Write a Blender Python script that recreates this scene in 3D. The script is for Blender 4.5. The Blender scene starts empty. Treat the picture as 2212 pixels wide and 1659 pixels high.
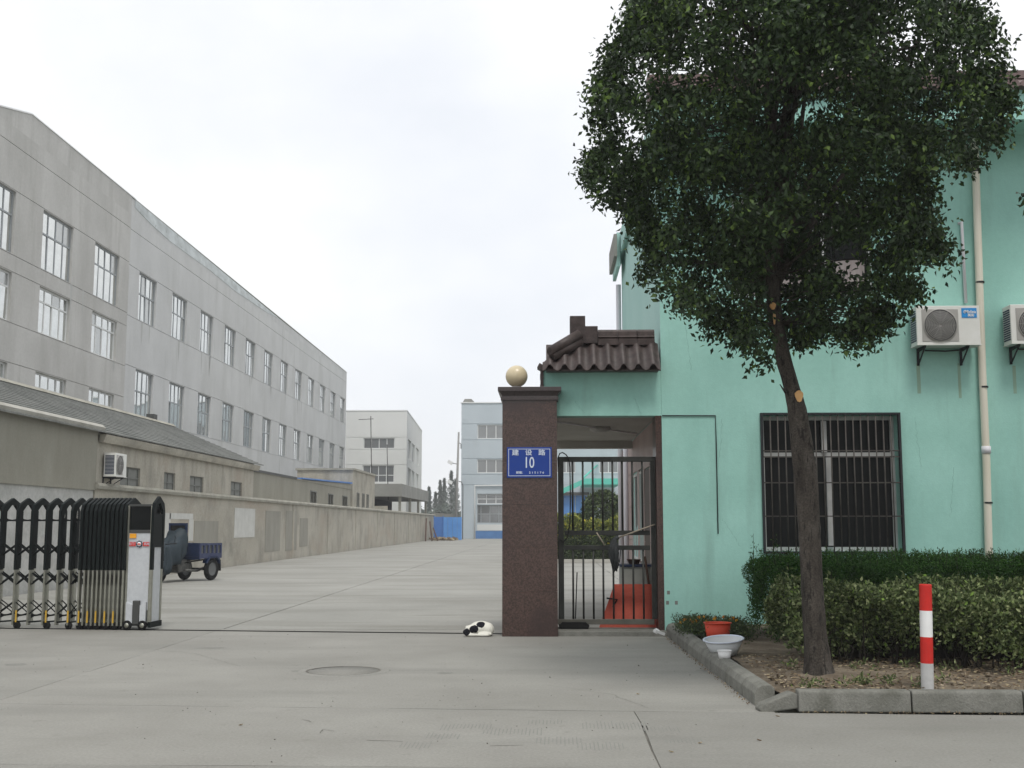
import bpy, bmesh, math, random
import numpy as np
from mathutils import Vector, Matrix, Euler

SC = bpy.context.scene
COL = SC.collection
PI = math.pi
random.seed(7)
RNG = np.random.default_rng(11)

# ------------------------------------------------------------------ camera
EYE = 1.5
F = 2500.0; CX = 1106.0; CY = 829.5                 # photograph measured at 2212 x 1659
PITCH = math.atan(304.5 / F); YAW = math.radians(1.683029)
cam = bpy.data.cameras.new("camera"); cam_o = bpy.data.objects.new("camera", cam)
COL.objects.link(cam_o); SC.camera = cam_o
cam.sensor_width = 36.0; cam.lens = F / 2212.0 * 36.0
cam.clip_start = 0.05; cam.clip_end = 3000
cam_o.location = (0, 0, EYE)
cam_o.rotation_euler = (PI / 2 + PITCH, 0, YAW)

# ------------------------------------------------------------------ sky, sun, exposure
world = bpy.data.worlds.new("World"); SC.world = world; world.use_nodes = True
wt = world.node_tree; wt.nodes.clear()
def wn(t, **k):
    n = wt.nodes.new(t)
    for a, b in k.items(): setattr(n, a, b)
    return n
w_out = wn('ShaderNodeOutputWorld'); w_bg = wn('ShaderNodeBackground')
SUN_EL, SUN_AZ = math.radians(62), math.radians(168)     # azimuth clockwise from +Y
sky = wn('ShaderNodeTexSky', sky_type='NISHITA', sun_disc=False, sun_elevation=SUN_EL, sun_rotation=SUN_AZ,
         air_density=1.0, dust_density=2.0, ozone_density=1.0)
sk = wn('ShaderNodeVectorMath', operation='SCALE'); sk.inputs['Scale'].default_value = 0.10
wt.links.new(sky.outputs[0], sk.inputs[0])
geo = wn('ShaderNodeTexCoord')
mp = wn('ShaderNodeMapping'); mp.inputs['Scale'].default_value = (1.0, 1.0, 1.7)
mp.inputs['Location'].default_value = (0.35, 0.1, 0.2)
wt.links.new(geo.outputs['Generated'], mp.inputs[0])
nz = wn('ShaderNodeTexNoise'); nz.inputs['Scale'].default_value = 2.6; nz.inputs['Detail'].default_value = 5
nz.inputs['Roughness'].default_value = 0.5
wt.links.new(mp.outputs[0], nz.inputs['Vector'])
cr = wn('ShaderNodeValToRGB')
cr.color_ramp.elements[0].position = 0.30; cr.color_ramp.elements[0].color = (0.725, 0.755, 0.805, 1)
cr.color_ramp.elements[1].position = 0.62; cr.color_ramp.elements[1].color = (0.92, 0.925, 0.93, 1)
wt.links.new(nz.outputs[0], cr.inputs[0])
mx = wn('ShaderNodeMix', data_type='RGBA'); mx.inputs[0].default_value = 0.93
wt.links.new(sk.outputs[0], mx.inputs[6]); wt.links.new(cr.outputs[0], mx.inputs[7])
wt.links.new(mx.outputs[2], w_bg.inputs[0]); w_bg.inputs[1].default_value = 1.0
wt.links.new(w_bg.outputs[0], w_out.inputs[0])

sun = bpy.data.lights.new("sun", 'SUN'); sun_o = bpy.data.objects.new("sun", sun); COL.objects.link(sun_o)
sun.energy = 1.45; sun.angle = math.radians(15); sun.color = (1.0, 0.965, 0.91)
sd = Vector((math.sin(SUN_AZ) * math.cos(SUN_EL), math.cos(SUN_AZ) * math.cos(SUN_EL), math.sin(SUN_EL)))
sun_o.rotation_euler = sd.to_track_quat('Z', 'Y').to_euler()
sun_o.location = sd * 60
SC.view_settings.view_transform = 'Standard'; SC.view_settings.look = 'None'
SC.view_settings.exposure = 0.34; SC.view_settings.gamma = 1.0
SC.view_settings.use_curve_mapping = False
SC.render.engine = 'CYCLES'
SC.cycles.use_denoising = True
SC.cycles.max_bounces = 6; SC.cycles.transparent_max_bounces = 8

# ------------------------------------------------------------------ helpers
_r = Vector((math.cos(YAW), math.sin(YAW), 0))
_f = Vector((-math.sin(YAW) * math.cos(PITCH), math.cos(YAW) * math.cos(PITCH), math.sin(PITCH)))
_u = _r.cross(_f)
def _ray(u, v): return _r * ((u - CX) / F) + _u * ((CY - v) / F) + _f
def at(u, v, y):                       # point of a vertical plane at depth y
    d = _ray(u, v); t = y / d.y
    return (d.x * t, EYE + d.z * t)
def ground(u, v, z=0.0):
    d = _ray(u, v); t = (z - EYE) / d.z
    return (d.x * t, d.y * t)

def tag(o, label=None, cat=None, group=None, kind=None):
    if label: o['label'] = label
    if cat: o['category'] = cat
    if group: o['group'] = group
    if kind: o['kind'] = kind
    return o

def thing(name, label, cat, loc=(0, 0, 0), rz=0, group=None, kind=None):
    o = bpy.data.objects.new(name, None); COL.objects.link(o)
    o.empty_display_size = 0.2
    o.location = loc; o.rotation_euler = (0, 0, rz)
    return tag(o, label, cat, group, kind)

def link(name, me, mat=None, parent=None, loc=(0, 0, 0), rot=(0, 0, 0)):
    o = bpy.data.objects.new(name, me); COL.objects.link(o)
    if mat and not me.materials: me.materials.append(mat)
    if parent: o.parent = parent
    o.location = loc; o.rotation_euler = rot
    return o

def copy_tree(o, parent=None):
    c = o.copy(); COL.objects.link(c)
    if parent: c.parent = parent
    for ch in list(o.children): copy_tree(ch, c)
    return c

class MB:
    def __init__(s): s.v = []; s.f = []; s.sm = []
    def add(s, vs, fs, smooth=False):
        b = len(s.v); s.v += [tuple(p) for p in vs]
        s.f += [tuple(i + b for i in f) for f in fs]; s.sm += [smooth] * len(fs); return s
    def box(s, x0, x1, y0, y1, z0, z1):
        v = [(x, y, z) for z in (z0, z1) for y in (y0, y1) for x in (x0, x1)]
        return s.add(v, [(0, 2, 3, 1), (4, 5, 7, 6), (0, 1, 5, 4), (2, 6, 7, 3), (0, 4, 6, 2), (1, 3, 7, 5)])
    def obox(s, c, size, rot):
        m = Euler(rot).to_matrix(); c = Vector(c)
        v = [c + m @ Vector((x * size[0] / 2, y * size[1] / 2, z * size[2] / 2)) for z in (-1, 1) for y in (-1, 1) for x in (-1, 1)]
        return s.add(v, [(0, 2, 3, 1), (4, 5, 7, 6), (0, 1, 5, 4), (2, 6, 7, 3), (0, 4, 6, 2), (1, 3, 7, 5)])
    def tube(s, pts, r, n=8, caps=True, smooth=True):
        pts = [Vector(p) for p in pts]
        rs = r if isinstance(r, (list, tuple)) else [r] * len(pts)
        vs = []; up = None
        for i, p in enumerate(pts):
            a = pts[max(i - 1, 0)]; b = pts[min(i + 1, len(pts) - 1)]
            t = (b - a).normalized()
            if up is None: up = Vector((0, 0, 1)) if abs(t.z) < .9 else Vector((1, 0, 0))
            x = t.cross(up).normalized(); y = x.cross(t).normalized(); up = y
            for k in range(n):
                an = 2 * PI * k / n
                vs.append(p + (x * math.cos(an) + y * math.sin(an)) * rs[i])
        fs = []
        for i in range(len(pts) - 1):
            for k in range(n):
                fs.append((i * n + k, i * n + (k + 1) % n, (i + 1) * n + (k + 1) % n, (i + 1) * n + k))
        s.add(vs, fs, smooth)
        if caps:
            b = len(s.v) - len(vs)
            s.f.append(tuple(b + k for k in range(n))[::-1]); s.sm.append(False)
            s.f.append(tuple(b + (len(pts) - 1) * n + k for k in range(n))); s.sm.append(False)
        return s
    def lathe(s, prof, n=24, c=(0, 0, 0), axis='z', smooth=True):
        vs = []
        for (r, z) in prof:
            for k in range(n):
                a = 2 * PI * k / n
                if axis == 'z': p = (c[0] + r * math.cos(a), c[1] + r * math.sin(a), c[2] + z)
                elif axis == 'y': p = (c[0] + r * math.cos(a), c[1] + z, c[2] + r * math.sin(a))
                else: p = (c[0] + z, c[1] + r * math.cos(a), c[2] + r * math.sin(a))
                vs.append(p)
        fs = [(i * n + k, i * n + (k + 1) % n, (i + 1) * n + (k + 1) % n, (i + 1) * n + k) for i in range(len(prof) - 1) for k in range(n)]
        return s.add(vs, fs, smooth)
    def prism(s, poly, p0, p1, axis='y'):
        n = len(poly)
        def mk(a, b, c): return {'y': (a, c, b), 'x': (c, a, b), 'z': (a, b, c)}[axis]
        vs = [mk(a, b, p0) for a, b in poly] + [mk(a, b, p1) for a, b in poly]
        fs = [tuple(range(n)), tuple(range(2 * n - 1, n - 1, -1))] + [(i, (i + 1) % n, n + (i + 1) % n, n + i) for i in range(n)]
        return s.add(vs, fs)
    def mesh(s, name, off=(0, 0, 0)):
        me = bpy.data.meshes.new(name)
        me.from_pydata([(a - off[0], b - off[1], c - off[2]) for a, b, c in s.v], [], s.f)
        me.polygons.foreach_set('use_smooth', s.sm)
        bm = bmesh.new(); bm.from_mesh(me); bmesh.ops.recalc_face_normals(bm, faces=bm.faces); bm.to_mesh(me); bm.free()
        return me
    def build(s, name, mat, parent=None, local=False, bevel=0):
        off = (0, 0, 0)
        if parent is not None and not local: off = tuple(parent.matrix_basis.translation)
        o = link(name, s.mesh(name, off), mat, parent)
        if bevel:
            m = o.modifiers.new('bevel', 'BEVEL'); m.width = bevel; m.segments = 2; m.limit_method = 'ANGLE'
        return o

def text(name, body, size, mat, parent, loc, rot=(PI / 2, 0, 0), sx=1.0, depth=0.001, bold=0.0):
    cu = bpy.data.curves.new(name, 'FONT'); cu.body = body; cu.size = size
    cu.align_x = 'CENTER'; cu.align_y = 'CENTER'; cu.extrude = depth; cu.offset = bold; cu.resolution_u = 3
    t = bpy.data.objects.new(name, cu); COL.objects.link(t)
    dg = bpy.context.evaluated_depsgraph_get()
    me = bpy.data.meshes.new_from_object(t.evaluated_get(dg)); bpy.data.objects.remove(t)
    me.materials.clear()
    o = link(name, me, mat, parent, loc, rot); o.scale = (sx, 1, 1)
    return o

# ------------------------------------------------------------------ materials
def mat(name, c1, c2=None, rough=0.8, metal=0.0, spec=0.3, scale=2.0, stretch=(1, 1, 1), lo=.35, hi=.65,
        fine=None, fine_amt=0.12, bump=0.0, bscale=60, detail=6, rnd=0.0, island=None, trans=0.0, c3=None, s3=1.0, st3=(1, 1, 1), lo3=.55, hi3=.7, coat=0, c4=None, s4=1.0, st4=(1, 1, 1), lo4=.6, hi4=.75):
    m = bpy.data.materials.new(name); m.use_nodes = True; nt = m.node_tree; N = nt.nodes; L = nt.links
    p = N['Principled BSDF']; p.inputs['Roughness'].default_value = rough; p.inputs['Metallic'].default_value = metal
    p.inputs['Specular IOR Level'].default_value = spec; p.inputs['Coat Weight'].default_value = coat
    tc = N.new('ShaderNodeTexCoord')
    def noise(sc, st, det=detail):
        mpn = N.new('ShaderNodeMapping'); mpn.inputs['Scale'].default_value = st
        L.new(tc.outputs['Object'], mpn.inputs[0])
        n = N.new('ShaderNodeTexNoise'); n.inputs['Scale'].default_value = sc; n.inputs['Detail'].default_value = det
        n.inputs['Roughness'].default_value = .6
        L.new(mpn.outputs[0], n.inputs['Vector']); return n.outputs[0]
    def ramp(src, a, b, ca=(0, 0, 0), cb=(1, 1, 1)):
        r = N.new('ShaderNodeValToRGB'); r.color_ramp.elements[0].position = a; r.color_ramp.elements[1].position = b
        r.color_ramp.elements[0].color = (*ca, 1); r.color_ramp.elements[1].color = (*cb, 1)
        L.new(src, r.inputs[0]); return r.outputs[0]
    def mix(f, a, b, mode='MIX'):
        x = N.new('ShaderNodeMix'); x.data_type = 'RGBA'; x.blend_type = mode
        for sock, val in ((0, f), (6, a), (7, b)):
            if hasattr(val, 'is_output'): L.new(val, x.inputs[sock])
            else: x.inputs[sock].default_value = val if sock == 0 else (*val, 1)
        return x.outputs[2]
    col = None
    if c2: col = ramp(noise(scale, stretch), lo, hi, c1, c2)
    if c3:
        f = ramp(noise(s3, st3), lo3, hi3)
        col = mix(f, col if col else c1, c3)
    if c4:
        f = ramp(noise(s4, st4), lo4, hi4)
        col = mix(f, col if col else c1, c4)
    if fine:
        g = ramp(noise(fine, (1, 1, 1), 3), .3, .7, (1 - fine_amt,) * 3, (1 + fine_amt,) * 3)
        col = mix(1.0, col if col else c1, g, 'MULTIPLY')
    if rnd:
        oi = N.new('ShaderNodeObjectInfo')
        g = ramp(oi.outputs['Random'], 0, 1, (1 - rnd,) * 3, (1 + rnd,) * 3)
        col = mix(1.0, col if col else c1, g, 'MULTIPLY')
    if island:
        ge = N.new('ShaderNodeNewGeometry'); r = N.new('ShaderNodeValToRGB'); cr_ = r.color_ramp
        while len(cr_.elements) < len(island): cr_.elements.new(.5)
        for e, (ps, c) in zip(cr_.elements, island): e.position = ps; e.color = (*c, 1)
        L.new(ge.outputs['Random Per Island'], r.inputs[0]); col = r.outputs[0]
    if col: L.new(col, p.inputs['Base Color'])
    else: p.inputs['Base Color'].default_value = (*c1, 1)
    if bump:
        b = N.new('ShaderNodeBump'); b.inputs['Strength'].default_value = bump; b.inputs['Distance'].default_value = .01
        L.new(noise(bscale, (1, 1, 1), 4), b.inputs['Height']); L.new(b.outputs[0], p.inputs['Normal'])
    if trans:
        t = N.new('ShaderNodeBsdfTranslucent'); ms = N.new('ShaderNodeMixShader'); ms.inputs[0].default_value = trans
        if col: L.new(col, t.inputs[0])
        L.new(p.outputs[0], ms.inputs[1]); L.new(t.outputs[0], ms.inputs[2]); L.new(ms.outputs[0], N['Material Output'].inputs[0])
    m.diffuse_color = (*c1, 1)
    return m

def glassy(name, base, refl, rough=.02, spec=.5):
    m = bpy.data.materials.new(name); m.use_nodes = True; nt = m.node_tree; N = nt.nodes; L = nt.links
    p = N['Principled BSDF']; p.inputs['Base Color'].default_value = (*base, 1); p.inputs['Roughness'].default_value = .3; p.inputs['Specular IOR Level'].default_value = spec
    g = N.new('ShaderNodeBsdfGlossy'); g.inputs['Roughness'].default_value = rough; g.inputs[0].default_value = (.9, .92, .9, 1)
    ms = N.new('ShaderNodeMixShader')
    tc = N.new('ShaderNodeTexCoord'); n = N.new('ShaderNodeTexNoise'); n.inputs['Scale'].default_value = 1.3
    L.new(tc.outputs['Object'], n.inputs['Vector'])
    mr = N.new('ShaderNodeMapRange'); mr.inputs[1].default_value = .3; mr.inputs[2].default_value = .7
    mr.inputs[3].default_value = refl * .88; mr.inputs[4].default_value = min(1, refl * 1.1)
    L.new(n.outputs[0], mr.inputs[0]); L.new(mr.outputs[0], ms.inputs[0])
    L.new(p.outputs[0], ms.inputs[1]); L.new(g.outputs[0], ms.inputs[2]); L.new(ms.outputs[0], N['Material Output'].inputs[0])
    return m

M = {}
M['concrete'] = mat('concrete_paving', (.228, .222, .200), (.275, .269, .244), rough=.9, scale=.55, fine=45, fine_amt=.11, bump=.35, bscale=70, rnd=.05,
                    c3=(.20, .197, .178), s3=.8, st3=(.35, 1.6, 1), lo3=.5, hi3=.8, c4=(.185, .18, .16), s4=5, st4=(1, 1, 1), lo4=.62, hi4=.8)
M['concrete_old'] = mat('concrete_yard', (.258, .255, .232), (.312, .308, .282), rough=.9, scale=.35, fine=14, fine_amt=.06, bump=.3, bscale=50, rnd=.04,
                        c3=(.215, .21, .185), s3=.6, st3=(.3, 1.5, 1), lo3=.48, hi3=.72, c4=(.19, .185, .16), s4=1.6, st4=(.25, 1, 1), lo4=.6, hi4=.8)
M['joint'] = mat('joint_dirt', (.11, .105, .09), (.17, .16, .14), scale=4, rough=1)
M['kerb'] = mat('kerb_concrete', (.155, .155, .135), (.215, .213, .19), scale=5, rough=.92, fine=50, fine_amt=.14, bump=.7, bscale=55, rnd=.08,
                c3=(.12, .12, .1), s3=3, lo3=.55, hi3=.75)
M['soil'] = mat('soil', (.11, .085, .06), (.20, .165, .12), scale=4, rough=1, fine=40, fine_amt=.3, bump=1, bscale=40)
M['barsteel'] = mat('weathered_bars', (.05, .045, .04), (.085, .078, .068), scale=8, rough=.6)
M['grassland'] = mat('far_ground', (.16, .17, .12), (.24, .23, .19), scale=.05, rough=1)
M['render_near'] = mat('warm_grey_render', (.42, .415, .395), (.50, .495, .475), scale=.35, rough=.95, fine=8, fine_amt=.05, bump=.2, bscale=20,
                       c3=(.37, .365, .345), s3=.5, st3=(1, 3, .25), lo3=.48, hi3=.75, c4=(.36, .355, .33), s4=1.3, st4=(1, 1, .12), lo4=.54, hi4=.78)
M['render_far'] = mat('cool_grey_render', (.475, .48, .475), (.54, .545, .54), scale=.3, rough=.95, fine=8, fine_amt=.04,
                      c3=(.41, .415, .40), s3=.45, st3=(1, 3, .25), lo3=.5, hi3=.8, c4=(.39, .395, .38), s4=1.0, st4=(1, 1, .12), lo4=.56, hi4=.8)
M['peel'] = mat('peeling_parapet_paint', (.42, .45, .45), (.60, .64, .65), scale=.8, rough=.9, stretch=(1, 1, 2), c3=(.24, .26, .24), s3=1.5, lo3=.6, hi3=.72)
M['white_wall'] = mat('pale_render', (.60, .61, .59), (.66, .665, .65), scale=.2, rough=.9)
M['blue_wall'] = mat('blue_grey_render', (.42, .475, .51), (.47, .525, .56), scale=.25, rough=.9, c3=(.38, .42, .44), s3=.4, st3=(1, 1, .3), lo3=.55, hi3=.8)
M['trim_white'] = mat('white_trim', (.72, .73, .72), rough=.6)
M['pane'] = glassy('reflecting_glass', (.05, .055, .06), .68)
M['pane_dusty'] = glassy('dusty_glass', (.22, .23, .23), .30, .12)
M['pane_far'] = glassy('far_window_glass', (.085, .09, .095), .16, .08)
M['pane_dark'] = glassy('dark_glass', (.006, .007, .007), .004, .05, .06)
M['alu'] = mat('aluminium_frame', (.30, .32, .33), rough=.5, metal=.3)
M['alu_white'] = mat('white_frame', (.62, .63, .62), rough=.5, fine=20, fine_amt=.06)
M['frame_shaded'] = mat('shaded_white_frame', (.38, .38, .37), (.48, .48, .47), scale=5, rough=.6)  # white frame darkened to carry the shadow of the window reveal
M['compound'] = mat('stained_wall_render', (.345, .322, .268), (.43, .405, .345), scale=.7, stretch=(1, .35, .7), rough=.95, fine=14, fine_amt=.12, bump=.4, bscale=30,
                    c3=(.245, .235, .198), s3=2.0, st3=(1, .45, .35), lo3=.46, hi3=.72, c4=(.36, .31, .25), s4=.6, st4=(1, .35, 1), lo4=.52, hi4=.75)
M['annex'] = mat('brown_grey_render', (.235, .225, .185), (.285, .275, .23), scale=1.0, stretch=(1, 1, .4), rough=.95, fine=25, fine_amt=.06)
M['annex_low'] = mat('pale_lower_render', (.36, .36, .34), (.46, .46, .44), scale=1.5, rough=.95, fine=12, fine_amt=.08)
M['coping'] = mat('coping_concrete', (.26, .25, .21), (.36, .35, .30), scale=1.5, rough=.95, fine=15, fine_amt=.1)
M['coping_pale'] = mat('pale_coping', (.34, .33, .29), (.44, .43, .39), scale=1.5, rough=.95)
M['tileroof'] = mat('grey_roof_tiles', (.13, .135, .125), (.20, .205, .19), scale=1.2, rough=.85, fine=9, fine_amt=.2)
M['plaster'] = mat('repair_plaster', (.48, .48, .45), (.56, .56, .53), scale=2, rough=.95)
M['plaster_dark'] = mat('dark_plaster', (.25, .24, .205), (.30, .29, .25), scale=2, stretch=(1, 1, .3), rough=.95)
M['cladding'] = mat('blue_sheet_metal', (.075, .24, .58), (.10, .29, .64), scale=1, rough=.5)
M['cladding_dark'] = mat('blue_sheet_metal_dark', (.05, .16, .44), (.065, .19, .5), scale=1, rough=.5)
M['bluepaint'] = mat('blue_painted_plinth', (.06, .16, .36), (.09, .21, .44), scale=1, rough=.7)
M['shutter'] = mat('grey_window_board', (.16, .165, .15), (.20, .205, .19), scale=3, rough=.8)
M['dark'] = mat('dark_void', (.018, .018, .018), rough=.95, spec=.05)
M['darkgrey'] = mat('dark_grey_metal', (.06, .062, .06), rough=.6)
M['slab'] = mat('concrete_slab_roof', (.21, .21, .195), (.27, .27, .25), scale=.6, rough=.95)
M['green'] = mat('green_wall_paint', (.295, .54, .47), (.35, .615, .545), scale=.8, rough=.85, fine=16, fine_amt=.03, bump=.25, bscale=45,
                 c3=(.225, .44, .385), s3=.7, st3=(1, 1, .5), lo3=.45, hi3=.85, c4=(.25, .435, .38), s4=2.6, st4=(1, 1, .10), lo4=.56, hi4=.8)
M['green_side'] = mat('green_side_paint', (.36, .57, .53), (.41, .61, .57), scale=.8, rough=.85, fine=16, fine_amt=.03)
M['eave_tile'] = mat('brown_eave_tile', (.12, .085, .08), (.18, .13, .125), scale=6, rough=.75, rnd=.15)
M['granite'] = mat('red_brown_granite', (.032, .017, .013), (.084, .048, .038), scale=55, rough=.28, spec=.5, lo=.4, hi=.6, detail=3, c3=(.036, .02, .018), s3=1.5, lo3=.5, hi3=.7)
M['granite_dark'] = mat('dark_granite_cap', (.04, .03, .03), (.065, .05, .05), scale=40, rough=.4, spec=.5)
M['claytile'] = mat('brown_clay_tile', (.036, .025, .023), (.072, .052, .048), scale=9, rough=.5, spec=.4, rnd=.15, fine=40, fine_amt=.2)
M['globe'] = mat('cream_globe', (.60, .51, .34), rough=.3, spec=.5)
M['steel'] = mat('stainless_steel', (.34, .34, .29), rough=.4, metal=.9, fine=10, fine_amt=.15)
M['highlight'] = mat('highlight_chrome', (.75, .75, .72), rough=.2, metal=.9)
M['blacksteel'] = mat('black_reflection_steel', (.010, .013, .013), rough=.45, spec=.05)  # black gate parts, and the dark reflection coloured onto the upper posts
M['gatesteel'] = mat('dull_gate_steel', (.026, .028, .026), (.045, .046, .042), scale=3, rough=.5, metal=.3, spec=.2)
M['gatesteel_low'] = mat('worn_gate_steel', (.09, .088, .075), (.13, .125, .105), scale=3, rough=.5, metal=.4)
M['silver'] = mat('silver_panel', (.50, .52, .54), (.56, .58, .6), scale=20, rough=.45, metal=.15)
M['yellow'] = mat('yellow_reflector', (.52, .32, .04), rough=.5)
M['orange_sticker'] = mat('orange_sticker', (.8, .36, .03), rough=.6)
M['red'] = mat('red_paint', (.50, .026, .020), rough=.5, spec=.2, fine=8, fine_amt=.10)
M['redband'] = mat('red_band', (.55, .04, .03), rough=.5)
M['white'] = mat('white_paint', (.74, .74, .73), rough=.45, fine=8, fine_amt=.04)
M['white_dirty'] = mat('dirty_white_paint', (.42, .42, .41), (.55, .55, .54), scale=6, rough=.6)
M['signblue'] = mat('sign_blue_enamel', (.010, .045, .26), rough=.4, spec=.3)
M['signwhite'] = mat('sign_white', (.62, .68, .78), rough=.5)
M['rubber'] = mat('black_rubber', (.014, .014, .014), rough=.8, spec=.1)
M['tarp'] = mat('dark_teal_tarp', (.014, .024, .032), (.026, .04, .05), scale=3, rough=.6, bump=.8, bscale=9)
M['navy'] = mat('navy_blue_paint', (.010, .022, .062), rough=.55, fine=10, fine_amt=.2)
M['navy_light'] = mat('lighter_navy_paint', (.035, .045, .10), rough=.6, fine=10, fine_amt=.2)
M['bed_grey'] = mat('grey_bed_lining', (.12, .125, .125), rough=.7)
M['engine'] = mat('greasy_metal', (.05, .05, .048), (.12, .12, .11), scale=12, rough=.5, metal=.4)
M['acwhite'] = mat('ac_cream_white', (.66, .66, .62), (.72, .72, .69), scale=4, rough=.5)
M['acgrey'] = mat('ac_grille_grey', (.36, .35, .33), rough=.6)
M['acdark'] = mat('ac_fan_grey', (.10, .10, .10), rough=.6)
M['acblue'] = mat('ac_label_blue', (.03, .26, .62), rough=.4)
M['bracket'] = mat('black_bracket', (.02, .022, .025), rough=.6)
M['rust'] = mat('rust_run', (.27, .36, .26), (.29, .47, .38), scale=6, stretch=(1, 1, .2), rough=.9)
M['pvc'] = mat('cream_pvc_pipe', (.62, .58, .47), (.70, .67, .58), scale=1.5, stretch=(1, 1, .4), rough=.55)
M['pvcwhite'] = mat('white_pvc_pipe', (.66, .65, .68), rough=.55)
M['wood'] = mat('wooden_stick', (.22, .19, .15), (.32, .28, .22), scale=8, stretch=(1, 1, 6), rough=.8)
M['woodred'] = mat('brown_wood', (.085, .045, .03), rough=.8)
M['mop'] = mat('wet_dark_mop', (.028, .032, .033), (.05, .055, .056), scale=30, rough=.95)
M['orangeboard'] = mat('orange_red_board', (.34, .055, .032), (.42, .075, .042), scale=3, rough=.7, fine=30, fine_amt=.08)
M['greybox'] = mat('grey_plastic', (.30, .31, .28), (.36, .37, .34), scale=3, rough=.7)
M['pinktile'] = mat('pink_wall_tile', (.33, .235, .22), (.40, .30, .28), scale=2, rough=.45, spec=.5, rnd=.06)
M['ceiling'] = mat('porch_ceiling_paint', (.30, .285, .25), (.38, .36, .33), scale=1, rough=.9)
M['door'] = mat('dark_brown_door', (.05, .028, .022), rough=.5)
M['curtain'] = mat('pale_curtain', (.30, .255, .25), (.38, .34, .33), scale=3, stretch=(6, 1, .5), rough=.9)
M['bark'] = mat('bark', (.032, .027, .022), (.072, .062, .052), scale=9, stretch=(1, 1, .3), rough=.95, fine=70, fine_amt=.4, bump=1.0, bscale=45, c3=(.10, .09, .078), s3=3.5, st3=(1, 1, .5), lo3=.56, hi3=.72, c4=(.02, .018, .015), s4=30, st4=(1, 1, .25), lo4=.55, hi4=.62)
M['cutwood'] = mat('fresh_cut_wood', (.56, .31, .12), (.66, .42, .2), scale=12, rough=.8)
M['leaf'] = mat('camphor_leaves', (.05, .08, .03), rough=.5, spec=.26, trans=.18,
                island=[(0, (.013, .025, .011)), (.45, (.024, .046, .016)), (.86, (.045, .080, .024)), (.96, (.08, .13, .032)), (1, (.15, .23, .05))])
M['leaf_young'] = mat('young_leaves', (.1, .2, .04), rough=.45, spec=.4, trans=.35,
                      island=[(0, (.045, .08, .02)), (.6, (.09, .155, .03)), (1, (.20, .30, .06))])
M['leaf_front'] = mat('variegated_hedge_leaves', (.1, .13, .06), rough=.6, spec=.2, trans=.15,
                      island=[(0, (.034, .054, .018)), (.4, (.08, .112, .036)), (.75, (.165, .205, .085)), (.93, (.29, .32, .16)), (1, (.19, .32, .05))])
M['leaf_back'] = mat('dark_hedge_leaves', (.03, .055, .03), rough=.7, spec=.12, trans=.12,
                     island=[(0, (.014, .042, .008)), (.6, (.028, .078, .014)), (1, (.055, .125, .022))])
M['leaf_far'] = mat('hazed_tree_leaves', (.07, .1, .07), rough=.8, trans=.15,
                    island=[(0, (.09, .115, .10)), (.6, (.13, .155, .135)), (1, (.18, .205, .17))])  # distance haze is put into these pale greyed leaf colours
M['leaf_yard'] = mat('yard_shrub_leaves', (.06, .1, .04), rough=.6, trans=.15,
                     island=[(0, (.035, .055, .025)), (.6, (.06, .09, .035)), (1, (.11, .15, .05))])
M['leaf_yellow'] = mat('yellow_hedge_leaves', (.2, .25, .05), rough=.6, trans=.2,
                       island=[(0, (.10, .13, .03)), (.5, (.20, .24, .05)), (.93, (.34, .36, .08)), (1, (.75, .62, .05))])
M['litter'] = mat('dry_leaf_litter', (.2, .15, .1), rough=.9, island=[(0, (.10, .065, .04)), (.5, (.19, .14, .085)), (.85, (.30, .25, .15)), (1, (.42, .34, .25))])
M['petal'] = mat('orange_petals', (.7, .3, .02), rough=.7, island=[(0, (.62, .12, .02)), (.5, (.72, .34, .02)), (1, (.75, .5, .04))])
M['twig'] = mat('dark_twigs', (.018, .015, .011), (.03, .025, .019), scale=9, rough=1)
M['haze_pole'] = mat('concrete_pole', (.27, .27, .26), rough=.9)
M['teal'] = mat('teal_canopy_paint', (.10, .50, .40), rough=.6)
M['basket'] = mat('orange_red_plastic', (.58, .065, .03), rough=.5, spec=.3)
M['basin'] = mat('translucent_white_plastic', (.56, .58, .58), rough=.4, spec=.5)
M['basinrim'] = mat('pale_blue_rim', (.62, .66, .76), rough=.35, spec=.5)

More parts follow.
